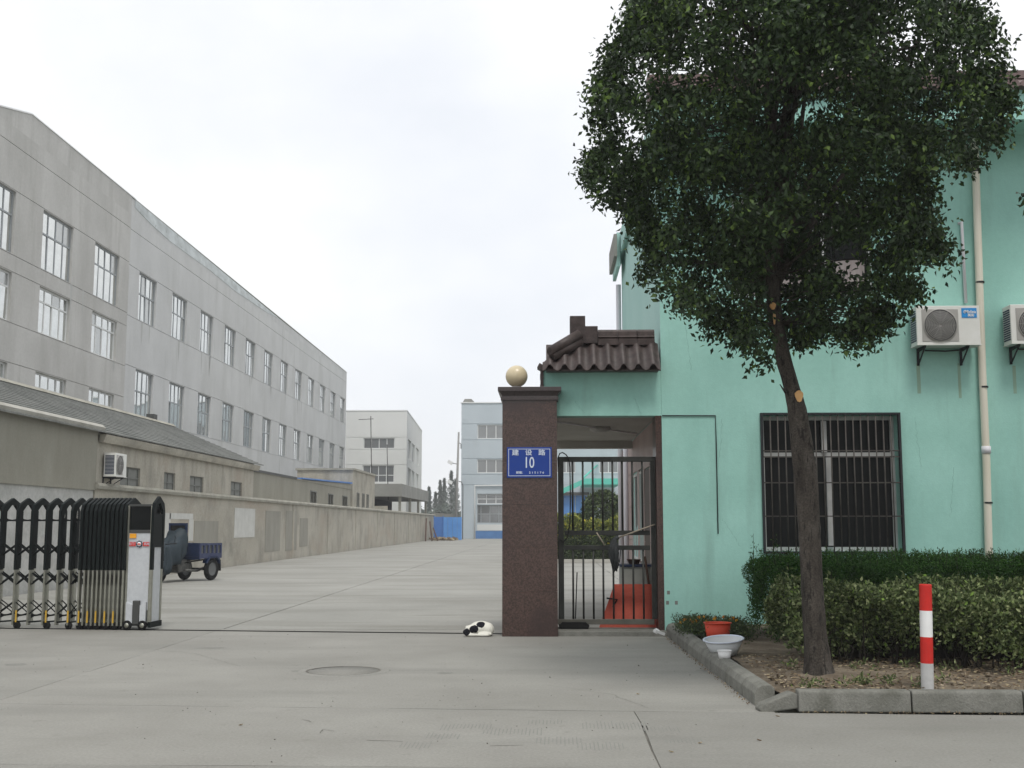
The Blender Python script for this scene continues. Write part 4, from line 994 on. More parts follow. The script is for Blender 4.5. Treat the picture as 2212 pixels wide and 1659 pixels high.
# ground track
tk = MB(); a = Vector((-.60, 16.297, 0)); b = Vector((-14, 17.49, 0)); n = Vector((.089, 1, 0)).normalized() * .012
tk.add([a - n + Vector((0, 0, .001)), a + n + Vector((0, 0, .001)), b + n + Vector((0, 0, .001)), b - n + Vector((0, 0, .001)),
        a - n + Vector((0, 0, .012)), a + n + Vector((0, 0, .012)), b + n + Vector((0, 0, .012)), b - n + Vector((0, 0, .012))],
       [(0, 1, 2, 3), (4, 5, 6, 7), (0, 1, 5, 4), (1, 2, 6, 5), (2, 3, 7, 6), (3, 0, 4, 7)])
tag(tk.build('gate_track', M['rubber']), 'thin dark steel track across the entrance in line with the folding gate', 'rail')

# ================================================================== KERBS, MANHOLE
kb = thing('planting_bed_kerb', 'grey concrete kerb stones edging the planting bed with a broken corner', 'kerb', (1.72, 9.7, 0))
ky = [9.98, 10.55, 11.4, 12.3, 13.1, 14.0, 15.0, 16.2]
kprof = [(0, 0), (.0, .10), (.03, .15), (.08, .17), (.14, .17), (.17, .14), (.17, 0)]
for i, (a, b) in enumerate(zip(ky[:-1], ky[1:])):
    j_ = random.uniform(-.003, .003); q_ = MB().prism([(1.735 + j_ + p, q) for p, q in kprof], a + .007, b - .007, 'y')
    q_.v = [(x - .105 * (y - 9.98) / 6.2, y, z) for x, y, z in q_.v]
    q_.build('kerb_stone', M['kerb'], kb, bevel=.006)
kx = [2.03, 2.94, 3.83, 4.75, 5.68, 6.6, 7.5, 8.4]
for a, b in zip(kx[:-1], kx[1:]):
    yo = 9.655 - .006 * (a - 2)
    MB().prism([(yo, 0), (yo + .008, .155), (yo + .02, .17), (yo + .13, .17), (yo + .14, .0)], a + .005, b - .005, 'x').build('kerb_stone', M['kerb'], kb, bevel=.012)
o = MB().prism([(-.16, -.06), (.16, -.06), (.17, .05), (.12, .075), (-.14, .01), (-.17, -.02)], -.07, .07, 'y').build('kerb_stone', M['kerb'], kb, local=True, bevel=.012)
o.location = (1.875 - 1.72, 9.75 - 9.7, .062); o.rotation_euler = (0, -.12, .10); o['label'] = 'broken tilted corner kerb stone'

mh = thing('manhole_cover', 'round sunken manhole cover in the concrete forecourt', 'manhole', (-2.1, 12.17, 0))
MB().lathe([(.47, .0012), (.44, .003), (.405, .007), (.385, .007), (.385, .001)], 56, (-2.1, 12.17, 0)).build('collar', M['concrete'], mh)
MB().lathe([(.0001, .0045), (.362, .0045), (.362, .001)], 56, (-2.1, 12.17, 0)).build('cover', M['concrete'], mh)
MB().lathe([(.362, .0056), (.385, .0056)], 56, (-2.1, 12.17, 0)).build('gap_shadow_joint', M['joint'], mh)
pa = MB()
pa.add([(-2.1 + r_ * math.cos(a), 12.17 + r_ * math.sin(a), .0052) for a in np.linspace(1.75, 2.9, 12) for r_ in (.345, .384)], [(2 * k, 2 * k + 1, 2 * k + 3, 2 * k + 2) for k in range(11)])
pa.build('open_gap', M['dark'], mh)

# fine surface cracks in the road slabs
def crack(pts, w=.006, nm='crack'):
    mb = MB(); ps = [Vector((p[0], p[1])) for p in pts]; out = []
    for a, b in zip(ps[:-1], ps[1:]):
        k = max(2, int((b - a).length / .06))
        for j in range(k): out.append(a + (b - a) * (j / k) + Vector((random.gauss(0, .007), random.gauss(0, .01))))
    out.append(ps[-1]); vs = []
    for i, p in enumerate(out):
        t = (out[min(i + 1, len(out) - 1)] - out[max(i - 1, 0)]).normalized(); nn = Vector((-t.y, t.x)) * (w * random.uniform(.4, 1.3) / 2)
        vs += [(p.x + nn.x, p.y + nn.y, .0025), (p.x - nn.x, p.y - nn.y, .0025)]
    mb.add(vs, [(2 * i, 2 * i + 1, 2 * i + 3, 2 * i + 2) for i in range(len(out) - 1)])
    return mb
for c in ([ground(650, 1555), ground(672, 1560)], [ground(690, 1585), ground(700, 1575), ground(722, 1580)], [ground(790, 1600), ground(870, 1602)], [ground(1060, 1612), ground(1130, 1610)]):
    crack(c, .008).build('crack', M['joint'], road)
tw = MB()
for (u, v) in ((520, 1567), (1680, 1548), (1512, 1606), (1378, 1500), (1640, 1600), (1450, 1625)):
    x, y = ground(u, v); tw.obox((x, y, .006), (.03, .015, .006), (0, .3, random.uniform(0, 3)))
tag(tw.build('fallen_twigs', M['litter']), 'tiny dark twigs scattered on the concrete road', 'twigs', kind='stuff')
# chiselled ribs where the road surface was roughened
rb_ = MB()
for (u, v, n_, w_) in ((1010, 1570, 14, .10), (1110, 1580, 16, .12), (1210, 1600, 12, .12), (1330, 1568, 18, .14), (1300, 1612, 12, .14), (1430, 1575, 10, .1), (960, 1590, 9, .1), (1180, 1560, 10, .1), (1480, 1600, 10, .1), (900, 1610, 8, .1)):
    x, y = ground(u, v)
    for k in range(n_):
        xx = x + (k - n_ / 2) * .028; L_ = w_ * random.uniform(.6, 1.3); yo = y + random.uniform(-.03, .03)
        rb_.add([(xx, yo - L_, .0012), (xx + .007, yo - L_, .0012), (xx + .010, yo + L_, .0012), (xx + .003, yo + L_, .0012)], [(0, 1, 2, 3)])
M['groove'] = mat('shallow_groove', (.20, .20, .185), (.235, .235, .215), scale=8, rough=1)
o = rb_.build('tooled_groove', M['groove'], road); o['kind'] = 'stuff'

wr = MB()
for _ in range(7):
    x, y = random.uniform(-9, 3), random.uniform(6.5, 16); n_ = random.randint(9, 14); r0 = random.uniform(.02, .10); st = random.uniform(1, 2.2)
    pts_ = [(x + r0 * st * math.cos(a) * random.uniform(.6, 1.2), y + r0 * math.sin(a) * random.uniform(.6, 1.2), .0015) for a in np.linspace(0, 2 * PI, n_ + 1)[:-1]]
    wr.add(pts_, [tuple(range(n_))])
M['stain'] = mat('dark_floor_stain', (.195, .192, .174), (.23, .227, .207), scale=9, rough=.95)
wr.build('stain', M['stain'], fore)['kind'] = 'stuff'
gt = MB()
for _ in range(420):
    x, y = random.uniform(-9, 4.5), random.uniform(6.4, 17)
    if y > 9.6 and x > 1.6: continue
    q = random.uniform(.0015, .0042) * (1.6 if random.random() < .06 else 1)
    gt.obox((x, y, q * .6), (q * 2, q * 1.6, q * 1.2), (random.random(), random.random(), random.random() * 3))
tag(gt.build('road_grit', M['joint']), 'fine dark grit and pebbles lying on the concrete', 'grit', kind='stuff')
for c in ([ground(300, 1400), ground(420, 1412), ground(520, 1440)], [ground(1180, 1480), ground(1320, 1500), ground(1400, 1530)], [ground(700, 1300), ground(860, 1310)]):
    crack(c, .004).build('crack', M['joint'], fore)
# blown leaves and weeds along the kerb foot
P_w = np.stack([RNG.uniform(1.99, 8, 420), 9.64 - np.abs(RNG.normal(0, .02, 420)), np.full(420, .006)], 1)
P_k = np.stack([1.72 - np.abs(RNG.normal(0, .025, 300)) - RNG.uniform(0, .08, 300) * 0, RNG.uniform(10, 16.2, 300), np.full(300, .006)], 1); P_k[:, 0] -= .105 * (P_k[:, 1] - 9.98) / 6.2
tag(link('kerb_debris', leaf_mesh('kerb_debris', np.concatenate([P_w, P_k]), .018, .012, .0, fold=.02), M['litter']), 'dry leaf crumbs gathered along the foot of the kerb', 'debris', kind='stuff')

# ================================================================== BOLLARD, BASINS
bl = thing('striped_bollard', 'red and white striped steel bollard standing in front of the low hedge', 'bollard', (3.155, 9.93, .12))
lvz = [.12, .36, .575, .79, 1.0]
for k, mm in enumerate(('white_dirty', 'red', 'white', 'red')):
    MB().lathe([(.051, lvz[k]), (.051, lvz[k + 1])], 24, (3.155, 9.93, 0)).build('painted_band', M[mm], bl)
MB().lathe([(.051, 1.0), (.046, 1.008), (.0001, 1.009)], 24, (3.155, 9.93, 0)).build('cap', M['red'], bl)
bl.rotation_euler = (0, .022, 0)

def vessel(name, label, cat, loc, r0, r1, h, m, rim, rimm, sxx=1.0, tilt=0):
    t = thing(name, label, cat, loc)
    o = MB().lathe([(.0001, 0), (r0, 0), (r1, h), (r1 - .006, h), (r0 - .006, .008), (.0001, .008)], 32).build('bowl_wall', m, t, local=True)
    q = MB().lathe([(r1, h), (r1 + rim, h + .003), (r1 + rim, h + .012), (r1 - .006, h + .012), (r1 - .006, h)], 32).build('rim', rimm, t, local=True)
    t.scale = (sxx, 1, 1); t.rotation_euler = (tilt, 0, 0)
    return t
vessel('plastic_basket', 'orange-red plastic basket behind the white basin in the planting bed', 'basket', (2.03, 14.05, .13), .125, .155, .21, M['basket'], .012, M['basket'])
tb_ = vessel('plastic_basin', 'wide white plastic basin tilted between the red basket and kerb', 'basin', (1.87 + .02, 12.62, .14), .135, .205, .15, M['basin'], .014, M['basinrim'])
tb_.rotation_euler = (.10, -.07, 0)
vessel('small_bowl', 'small white enamel bowl in front of the wide basin', 'bowl', (1.80, 12.02, .155), .055, .07, .075, M['white'], .004, M['white'])
xt, yt = ground(1484, 1352, .15)
tap = thing('standpipe', 'short grey standpipe with a flat head beside the marigolds', 'pipe', (at(1483, 1350, 15.6)[0], 15.6, .13))
MB().tube([(0, 0, 0), (0, 0, .17)], .014, 8).build('pipe', M['acgrey'], tap, local=True)
MB().box(-.05, .06, -.02, .02, .17, .185).build('tap_head', M['bracket'], tap, local=True)

# ================================================================== AIR CONDITIONERS AND PIPES
def ac_unit(label, loc, rz, w=.86, h=.57, d=.30, logo=True, grp=None):
    t = thing('air_conditioner', label, 'air conditioner', loc, rz, grp)
    MB().box(0, w, 0, d, 0, h).build('casing', M['acwhite'], t, local=True, bevel=.008)
    MB().box(-.008, w + .008, -.012, d + .005, -.012, .0).build('base_tray', M['acwhite'], t, local=True)
    MB().box(.07, w * .66, -.006, .0, .04, h - .05).build('grille_panel', M['acgrey'], t, local=True, bevel=.003)
    cx, cz, R = .07 + (w * .66 - .07) / 2, h * .49, h * .405
    MB().lathe([(.0001, 0), (R, 0), (R, .004)], 40, (cx, -.012, cz), 'y').build('fan_opening', M['acdark'], t, local=True)
    rg_ = MB()
    for k in range(1, 10): rg_.lathe([(R * k / 10 - .003, -.016), (R * k / 10 + .003, -.016)], 36, (cx, 0, cz), 'y')
    for k in range(12):
        a = PI * k / 6; rg_.tube([(cx, -.017, cz), (cx + R * math.cos(a), -.017, cz + R * math.sin(a))], .0022, 4)
    rg_.lathe([(R, -.02), (R + .012, -.018), (R + .012, -.006)], 40, (cx, 0, cz), 'y')
    rg_.build('fan_guard', M['acgrey'], t, local=True)
    fn = MB()
    for k in range(3):
        a = 2 * PI * k / 3
        fn.add([(cx, -.0135, cz), (cx + R * .85 * math.cos(a), -.0135, cz + R * .85 * math.sin(a)), (cx + R * .9 * math.cos(a + .5), -.013, cz + R * .9 * math.sin(a + .5)), (cx + R * .5 * math.cos(a + .8), -.0128, cz + R * .5 * math.sin(a + .8))], [(0, 1, 2, 3)])
    fn.build('fan_blade', M['darkgrey'], t, local=True)
    fins = MB()
    for k in range(14): fins.box(-.006, 0, .03, d - .03, .05 + k * (h - .1) / 14, .05 + (k + .6) * (h - .1) / 14)
    fins.build('side_fins', M['navy'], t, local=True)
    for x in (.09, w - .18):
        MB().prism([(.0, -.012), (d + .06, -.012), (d + .06, -.25), (d + .03, -.25), (d + .03, -.06), (.03, -.045)], x, x + .03, 'x').build('bracket', M['bracket'], t, local=True)
        MB().tube([(x + .015, .03, -.04), (x + .015, d + .04, -.24)], .012, 5).build('brace', M['bracket'], t, local=True)
    MB().tube([(w * .2, d - .05, -.05), (w * .5, d * .6, -.07), (w * .8, d - .04, -.04), (w * .82, d + .02, .05)], .012, 6).build('hose', M['bracket'], t, local=True)
    if logo:
        MB().box(w * .715, w * .955, -.0065, -.0005, h - .17, h - .035).build('brand_label', M['acblue'], t, local=True, bevel=.002)
        text('lettering', 'Midea', .065, M['white'], t, (w * .85, -.0085, h - .088), bold=.001)
        text('lettering', '美的', .045, M['white'], t, (w * .86, -.0085, h - .138), bold=.001)
        MB().tube([(w * .745 + .028 + .028 * math.cos(a), -.008, h - .09 + .022 * math.sin(a)) for a in np.linspace(1.3, 4.4, 9)], .003, 4).build('brand_swirl', M['white'], t, local=True)
    return t
acd = .34
a0 = at(1982, 744, YW - acd); a1 = at(2115, 660, YW - acd)
ac_unit('cream air conditioner with blue label on the green wall left of the downpipe', (a0[0], YW - acd - .0, a0[1]), 0, a1[0] - a0[0], a1[1] - a0[1], .28)
a2 = at(2186, 741, YW - acd)
ac_unit('cream air conditioner cut off by the right edge of the picture', (a2[0], YW - acd, a2[1]), 0, a1[0] - a0[0], a1[1] - a0[1], .28)
ac_unit('small cream air conditioner on the shed wall above the yard wall', (WX + .34, 29.72, 2.76), PI / 2, .80, .60, .30, logo=False)

dp = thing('downpipe', 'cream plastic downpipe with black clamps beside the left air conditioner', 'pipe', (at(2140, 1205, YW - .08)[0], YW - .08, 0))
pxs = [at(u, v, YW - .075) for u, v in ((2137, 1230), (2131, 1000), (2122, 800), (2114, 560), (2107, 345))]
pts = [(x, YW - .075, z) for x, z in pxs]; pts = [(pts[0][0], YW - .075, .12)] + pts + [(pts[-1][0], YW - .075, 7.03)]
MB().tube(pts, .052, 14).build('pipe', M['pvc'], dp)
for v in (610, 836, 1086, 370):
    u = 2107 + (v - 345) * (32 / 860); x, z = at(u, v, YW - .075)
    MB().lathe([(.054, -.012), (.06, -.012), (.06, .012), (.054, .012)], 14, (x, YW - .075, z)).build('clamp', M['bracket'], dp)
for v in (972,):
    u = 2107 + (v - 345) * (32 / 860); x, z = at(u, v, YW - .075)
    MB().lathe([(.053, -.05), (.062, -.05), (.062, .05), (.053, .05)], 14, (x, YW - .075, z)).build('coupling', M['pvcwhite'], dp)
q0 = at(2077, 485, YW - .03); q1 = at(2086, 655, YW - .03)
tag(MB().tube([(q0[0] - .03, YW, q0[1] + .02), (q0[0], YW - .04, q0[1] + .03), (q0[0], YW - .04, q0[1] - .05), (q1[0], YW - .04, q1[1])], .022, 8).build('conduit_pipe', M['pvcwhite']),
    'thin white conduit running up the green wall above the left air conditioner', 'pipe')

# ================================================================== CARGO TRICYCLE
tk_f = Vector((-9.95, 29.9, 0)); tk_r = Vector((-9.55, 31.9, 0))
tx0 = ground(454, 1254); hd = Vector((-.294, -.956, 0)); thd = math.atan2(hd.y, hd.x)
lat = Vector((.956, -.294, 0))
# rear left wheel contact gives the rear axle centre
axle = Vector((tx0[0], tx0[1] + .05, 0)) - lat * .42
tri = thing('cargo_tricycle', 'navy blue motor cargo tricycle with dark tarpaulin over its seat by the yard wall', 'tricycle', tuple(axle), thd)
# local: x forward, y left; rear axle at x=0
bd = dict(x0=-.42, x1=.62, w=.46, z0=.62, z1=1.0)
MB().box(bd['x0'], bd['x1'], -bd['w'], bd['w'], bd['z0'], bd['z0'] + .05).build('bed_floor', M['navy_light'], tri, local=True)
MB().box(bd['x1'] - .03, bd['x1'], -bd['w'], bd['w'], bd['z0'] - .04, bd['z1']).build('bed_front', M['navy'], tri, local=True)
MB().box(bd['x0'], bd['x0'] + .03, -bd['w'], bd['w'], bd['z0'] + .05, bd['z1']).build('tailgate', M['navy'], tri, local=True)
for s in (-1, 1):
    y0, y1 = (s * bd['w'] - .015, s * bd['w'] + .015)
    b = MB().box(bd['x0'], bd['x1'] + .01, y0, y1, bd['z0'] - .02, bd['z0'] + .12).box(bd['x0'], bd['x1'] + .01, y0, y1, bd['z1'] - .05, bd['z1'] + .01)
    for k in range(6):
        x = bd['x0'] + (bd['x1'] - bd['x0'] - .05) * k / 5; b.box(x, x + .06, y0, y1, bd['z0'] + .12, bd['z1'] - .05)
    b.build('bed_side', M['navy_light'] if s > 0 else M['navy'], tri, local=True)  # left side takes the lighter navy, right side the darker
MB().box(bd['x0'] + .02, bd['x1'] - .03, bd['w'] - .03, bd['w'] - .022, bd['z0'] + .1, bd['z1'] - .04).build('bed_lining', M['bed_grey'], tri, local=True)
MB().box(.88, .91, -.34, .24, 1.49, 1.55).box(.88, .91, -.34, -.29, .7, 1.49).box(.88, .91, .17, .24, .7, 1.49).build('headboard_frame', M['navy'], tri, local=True)
MB().box(.885, .90, -.29, .17, .95, 1.49).build('headboard_panel', M['dark'], tri, local=True)
ty = [(.001, -.04), (.18, -.045), (.24, -.05), (.29, -.045), (.305, 0), (.29, .045), (.24, .05), (.18, .045), (.001, .04)]
for (x, y, nm) in ((0, .42, 'rear_wheel'), (0, -.42, 'rear_wheel'), (1.75, 0, 'front_wheel')):
    w_ = MB().lathe(ty[1:-1], 28, (0, 0, 0), 'y').build(nm, M['rubber'], tri, local=True); w_.location = (x, y, .305)
    link('rim', MB().lathe([(.001, -.035), (.06, -.045), (.16, -.03), (.19, -.047), (.19, .047), (.16, .03), (.06, .045), (.001, .035)], 20, (0, 0, 0), 'y').mesh('rim'), M['bed_grey'], w_)
MB().prism([(-.36, .40), (-.30, .58), (-.16, .66), (.16, .66), (.3, .56), (.33, .48), (.30, .47), (.14, .62), (-.14, .62), (-.27, .55), (-.33, .40)], .36, .50, 'y').build('mudguard', M['navy'], tri, local=True)
MB().prism([(-.36, .25), (-.33, .25), (-.30, .55), (-.34, .55)], .34, .50, 'y').build('mud_flap', M['rubber'], tri, local=True)
MB().tube([(0, -.4, .305), (0, .4, .305)], .035, 8).build('rear_axle', M['engine'], tri, local=True)
f = MB()
for s in (-.18, .18): f.tube([(-.4, s, .58), (.7, s, .52), (1.2, s * .6, .45), (1.5, 0, .75)], .022, 6)
f.build('chassis_frame', M['rubber'], tri, local=True)
MB().obox((.95, .02, .42), (.42, .30, .32), (0, .1, 0)).build('engine', M['engine'], tri, local=True, bevel=.03); MB().obox((.62, .05, .40), (.2, .22, .2), (0, 0, 0)).build('gearbox', M['engine'], tri, local=True, bevel=.03)
MB().tube([(.9, .2, .3), (.4, .26, .28), (.1, .24, .34)], .035, 8).build('exhaust', M['engine'], tri, local=True)
for s in (-.09, .09): MB().tube([(1.75, s, .305), (1.52, s, .95)], .022, 7).build('fork', M['steel'], tri, local=True)
MB().prism([(1.42, .40), (1.5, .58), (1.66, .66), (1.86, .64), (2.02, .52), (2.0, .5), (1.85, .61), (1.66, .63), (1.53, .56), (1.45, .40)], -.07, .07, 'y').build('front_mudguard', M['steel'], tri, local=True)
MB().tube([(1.5, -.34, 1.02), (1.56, -.12, 1.0), (1.56, .12, 1.0), (1.5, .34, 1.02)], .014, 6).tube([(1.5, .28, 1.0), (1.52, .3, 1.2), (1.55, .3, 1.22)], .008, 5).build('handlebar', M['rubber'], tri, local=True)
# tarpaulin: draped sheet
def tarp():
    mb = MB(); nx, ny = 22, 20; vs = []
    for j in range(ny + 1):
        for i in range(nx + 1):
            s = i / nx; t = j / ny * 2 - 1
            x = .92 + s * .82; ridge = 1.40 - .44 * min(1, s * 1.7) + .06 * math.sin(max(0, s - .5) * 6)
            w = .30 - .04 * s
            y = math.copysign(min(abs(t) * 1.5, 1.0), t) * w
            z = ridge - max(0, abs(t) - .55) * 1.35 * (1.0 + .2 * math.sin(s * 9)) - .05 * abs(t)
            y += .045 * math.sin(s * 14 + t * 3) * abs(t) - .05; z += .035 * math.sin(s * 11 + t * 6) + random.uniform(-.006, .006)
            vs.append((x + .02 * math.sin(t * 7), y, z))
    fs = [(j * (nx + 1) + i, j * (nx + 1) + i + 1, (j + 1) * (nx + 1) + i + 1, (j + 1) * (nx + 1) + i) for j in range(ny) for i in range(nx)]
    mb.add(vs, fs, True)
    for sgn, jj in ((-1, 0), (1, ny)): pass
    # front fall of the sheet
    e = [(vs[j * (nx + 1) + nx]) for j in range(ny + 1)]
    v2 = list(e) + [(p[0] + .06 + .02 * math.sin(j), p[1] * .8, max(.55, p[2] - .33)) for j, p in enumerate(e)]
    mb.add(v2, [(j, j + 1, ny + 2 + j, ny + 1 + j) for j in range(ny)], True)
    return mb
o = tarp().build('tarpaulin', M['tarp'], tri, local=True)
sm = o.modifiers.new('thick', 'SOLIDIFY'); sm.thickness = .012
MB().obox((1.15, -.03, .85), (.5, .26, .24), (0, .05, 0)).build('seat', M['rubber'], tri, local=True, bevel=.04)

# ================================================================== SLEEPING DOG
def ellipsoid(c, r, rot=(0, 0, 0), n=16):
    mb = MB(); m = Euler(rot).to_matrix(); vs = []
    for j in range(n + 1):
        for i in range(2 * n):
            th_, ph = PI * j / n, PI * i / n
            vs.append(Vector(c) + m @ Vector((r[0] * math.sin(th_) * math.cos(ph), r[1] * math.sin(th_) * math.sin(ph), r[2] * math.cos(th_))))
    fs = [(j * 2 * n + i, j * 2 * n + (i + 1) % (2 * n), (j + 1) * 2 * n + (i + 1) % (2 * n), (j + 1) * 2 * n + i) for j in range(n) for i in range(2 * n)]
    return mb.add(vs, fs, True)
def make_dog():
    parts = [((.045, .0, .098), (.165, .135, .098), (0, 0, .2)),      # curled trunk
             ((.13, -.03, .085), (.095, .10, .095), (0, 0, 0)),       # haunch
             ((.10, -.12, .03), (.10, .035, .03), (0, 0, .1)),        # hind foot tucked in front
             ((-.055, .02, .075), (.11, .11, .078), (0, 0, .3)),      # shoulder
             ((-.10, -.075, .085), (.072, .066, .060), (0, .25, .5)), # skull
             ((-.145, -.12, .052), (.058, .040, .040), (0, .3, .7)),  # muzzle
             ((-.055, -.125, .10), (.032, .014, .034), (0, .2, .2)),  # ear
             ((-.14, -.03, .115), (.03, .03, .016), (.4, .2, .4)),    # ear
             ((-.07, -.15, .022), (.10, .03, .022), (0, 0, .1)),      # forelegs
             ((.06, -.155, .02), (.11, .016, .018), (0, 0, -.1))]     # tail curled round
    mb = MB()
    for c, r, ro in parts:
        e = ellipsoid(c, r, ro); mb.add(e.v, e.f, True)
    o = mb.build('sleeping_dog', M['dog'])
    rm = o.modifiers.new('r', 'REMESH'); rm.mode = 'VOXEL'; rm.voxel_size = .0075; rm.use_smooth_shade = True
    sm_ = o.modifiers.new('s', 'SMOOTH'); sm_.iterations = 4; sm_.factor = .6
    dg = bpy.context.evaluated_depsgraph_get(); me = bpy.data.meshes.new_from_object(o.evaluated_get(dg))
    o.modifiers.clear(); o.data = me
    if not me.materials: me.materials.append(M['dog'])
    return o
dog = make_dog()
dgx, dgy = ground(1031, 1375); dog.location = (dgx, dgy + .12, .002)
tag(dog, 'small white dog with black patches curled up asleep beside the gate pillar', 'dog')

# ================================================================== STREET TREE
TY = 10.72
path = [(1770, 1470, 40), (1769, 1452, 32), (1767, 1430, 28), (1762, 1380, 24), (1755, 1300, 22.5), (1750, 1200, 22.5), (1745, 1100, 23), (1741, 1030, 24), (1733, 960, 23), (1722, 880, 20), (1712, 840, 17), (1697, 790, 16.5), (1688, 750, 16), (1678, 700, 14.5), (1672, 660, 14.5), (1666, 600, 13), (1660, 500, 11), (1665, 380, 9), (1672, 260, 7), (1680, 100, 5), (1684, -60, 3.5)]
tree = thing('street_tree', 'evergreen street tree with dense dark crown leaning in front of the green wall', 'tree', (2.46, TY, .12))
tp = []; trr = []
for (u, v, w) in path:
    x, z = at(u, v, TY); tp.append(Vector((x, TY, z))); trr.append(w / F * TY)
def rough_tube(mb, pts, rs, n=14, amp=.06):
    fine_p = []; fine_r = []
    for i in range(len(pts) - 1):
        k = max(1, int((pts[i + 1] - pts[i]).length / .08))
        for j in range(k): fine_p.append(pts[i].lerp(pts[i + 1], j / k)); fine_r.append(rs[i] + (rs[i + 1] - rs[i]) * j / k)
    fine_p.append(pts[-1]); fine_r.append(rs[-1])
    vs = []
    for p, r0 in zip(fine_p, fine_r):
        for k in range(n):
            a = 2 * PI * k / n; rr = r0 * (1 + amp * math.sin(3 * a + p.z * 2) * .5 + random.uniform(-amp, amp) * .45)
            vs.append((p.x + rr * math.cos(a), p.y + rr * math.sin(a), p.z))
    mb.add(vs, [(i * n + k, i * n + (k + 1) % n, (i + 1) * n + (k + 1) % n, (i + 1) * n + k) for i in range(len(fine_p) - 1) for k in range(n)], True)
tm = MB(); rough_tube(tm, tp[:16], trr[:16], 28, .11)
tm.build('trunk', M['bark'], tree)
# pruning scars and the little dead twig
for (u, v, w, h, s_) in ((1722, 858, 8.5, 13, -.04), (1667, 664, 6, 8, -.05), (1670, 690, 2.5, 14, -.05)):
    x, z = at(u, v, TY); i = min(range(len(tp)), key=lambda k: abs(tp[k].z - z)); rr = trr[i]
    cx_ = tp[i].x if False else x; 
    t_ = np.interp(z, [p.z for p in tp], [p.x for p in tp]); rr = np.interp(z, [p.z for p in tp], trr)
    off = max(-rr * .8, min(rr * .8, x - t_)); yy_ = TY - math.sqrt(max(rr * rr - off * off, 0)) - .0
    pol = [(x + w / F * TY * math.cos(a) * (1 + .2 * math.sin(3 * a)), z + h / F * TY * math.sin(a)) for a in np.linspace(0, 2 * PI, 13)[:-1]]
    MB().prism(pol, yy_ - .018, yy_ + .05, 'y').build('pruning_scar', M['cutwood'], tree, bevel=.004)
k0 = at(1695, 848, TY); k1 = at(1680, 833, TY)
MB().tube([(k0[0], TY - .02, k0[1]), (k1[0], TY - .1, k1[1])], [.012, .004], 5).build('dead_twig', M['bark'], tree)

# crown outline (picture columns at a few heights, mapped to the trunk's plane)
Lo = [(1345, 0), (1330, 60), (1288, 120), (1268, 200), (1285, 290), (1250, 350), (1270, 400), (1345, 440), (1380, 520), (1372, 575), (1415, 625), (1490, 650), (1515, 705), (1600, 725), (1630, 768)]
Ro = [(2128, 0), (2165, 60), (2195, 150), (2205, 230), (2170, 290), (2110, 335), (2030, 375), (2025, 450), (2062, 500), (2060, 570), (2000, 618), (1930, 645), (1905, 705), (1830, 735), (1715, 775)]
lz = [at(u, v, TY) for u, v in Lo]; rz_ = [at(u, v, TY) for u, v in Ro]
lzs = sorted([(z, x) for x, z in lz]); rzs = sorted([(z, x) for x, z in rz_])
lzs += [(7.4, 1.2), (8.1, 1.75), (8.5, 2.3)]; rzs += [(7.4, 4.1), (8.1, 3.5), (8.5, 2.8)]
def bounds(z):
    return (np.interp(z, [a for a, _ in lzs], [b for _, b in lzs]), np.interp(z, [a for a, _ in rzs], [b for _, b in rzs]))
zmin, zmax = at(1650, 772, TY)[1], 8.5
def bay(z, side):
    q = z * 6.1 + side * 2.3
    return .26 * max(0, math.sin(q)) ** 2 + .14 * max(0, math.sin(q * 2.7 + 1.1)) + .08 * abs(math.sin(q * 5.3))
def in_crown(p, shrink=0.0):
    k = TY / p[1]; xx = p[0] * k; zz = EYE + (p[2] - EYE) * k
    if zz < zmin or zz > zmax: return False
    a, b = bounds(zz)
    w = .07 * math.sin(zz * 9.0) + .05 * math.sin(zz * 21 + 1)
    return a + .04 + shrink + max(0, w) < xx < b - .04 - shrink - max(0, -w)
def crown_point(shell=False):
    while True:
        z = random.uniform(zmin - .4, zmax + .8); x = random.uniform(-.4, 5.6)
        a, b = bounds(min(max(z, zmin), zmax)); c = (a + b) / 2; h = (b - a) / 2 + .25
        t = (x - c) / h
        if abs(t) >= 1: continue
        e = min(1, max(.15, (z - zmin + .25) / 1.4))
        dy = .88 * h * math.sqrt(1 - t * t) * (.55 + .45 * e)
        s = random.uniform(-1, 1)
        if shell: s = math.copysign(abs(s) ** .35, s)
        p = (x, TY + dy * s, z)
        if in_crown(p): return p
clumps = [crown_point(i % 3 != 0) for i in range(590)]
for z in np.arange(zmin + .05, zmax - .1, .13):          # clumps along the crown's flanks keep its uneven outline
    a_, b_ = bounds(z)
    for xe, s_ in ((a_, 1), (b_, -1)):
        y = TY + random.gauss(0, .35); k_ = y / TY; off = random.choice((.14, .2, .28, .36))
        clumps.append(((xe + s_ * off) * k_, y, EYE + (z - EYE) * k_))
tips = []
for c in clumps:
    rr = random.uniform(.13, .30)
    for _ in range(int(2 + rr * 15)):
        d = Vector((random.gauss(0, 1), random.gauss(0, 1), random.gauss(-.1, .7))) * rr * .62
        p = (c[0] + d.x, c[1] + d.y, c[2] + d.z)
        k_ = TY / p[1]; zz = EYE + (p[2] - EYE) * k_; aa, bb_ = bounds(min(max(zz, zmin), zmax))
        if aa + .17 + bay(p[2], 0) < p[0] * k_ < bb_ - .11 - bay(p[2], 1) and zz > zmin + .15: tips.append(p)
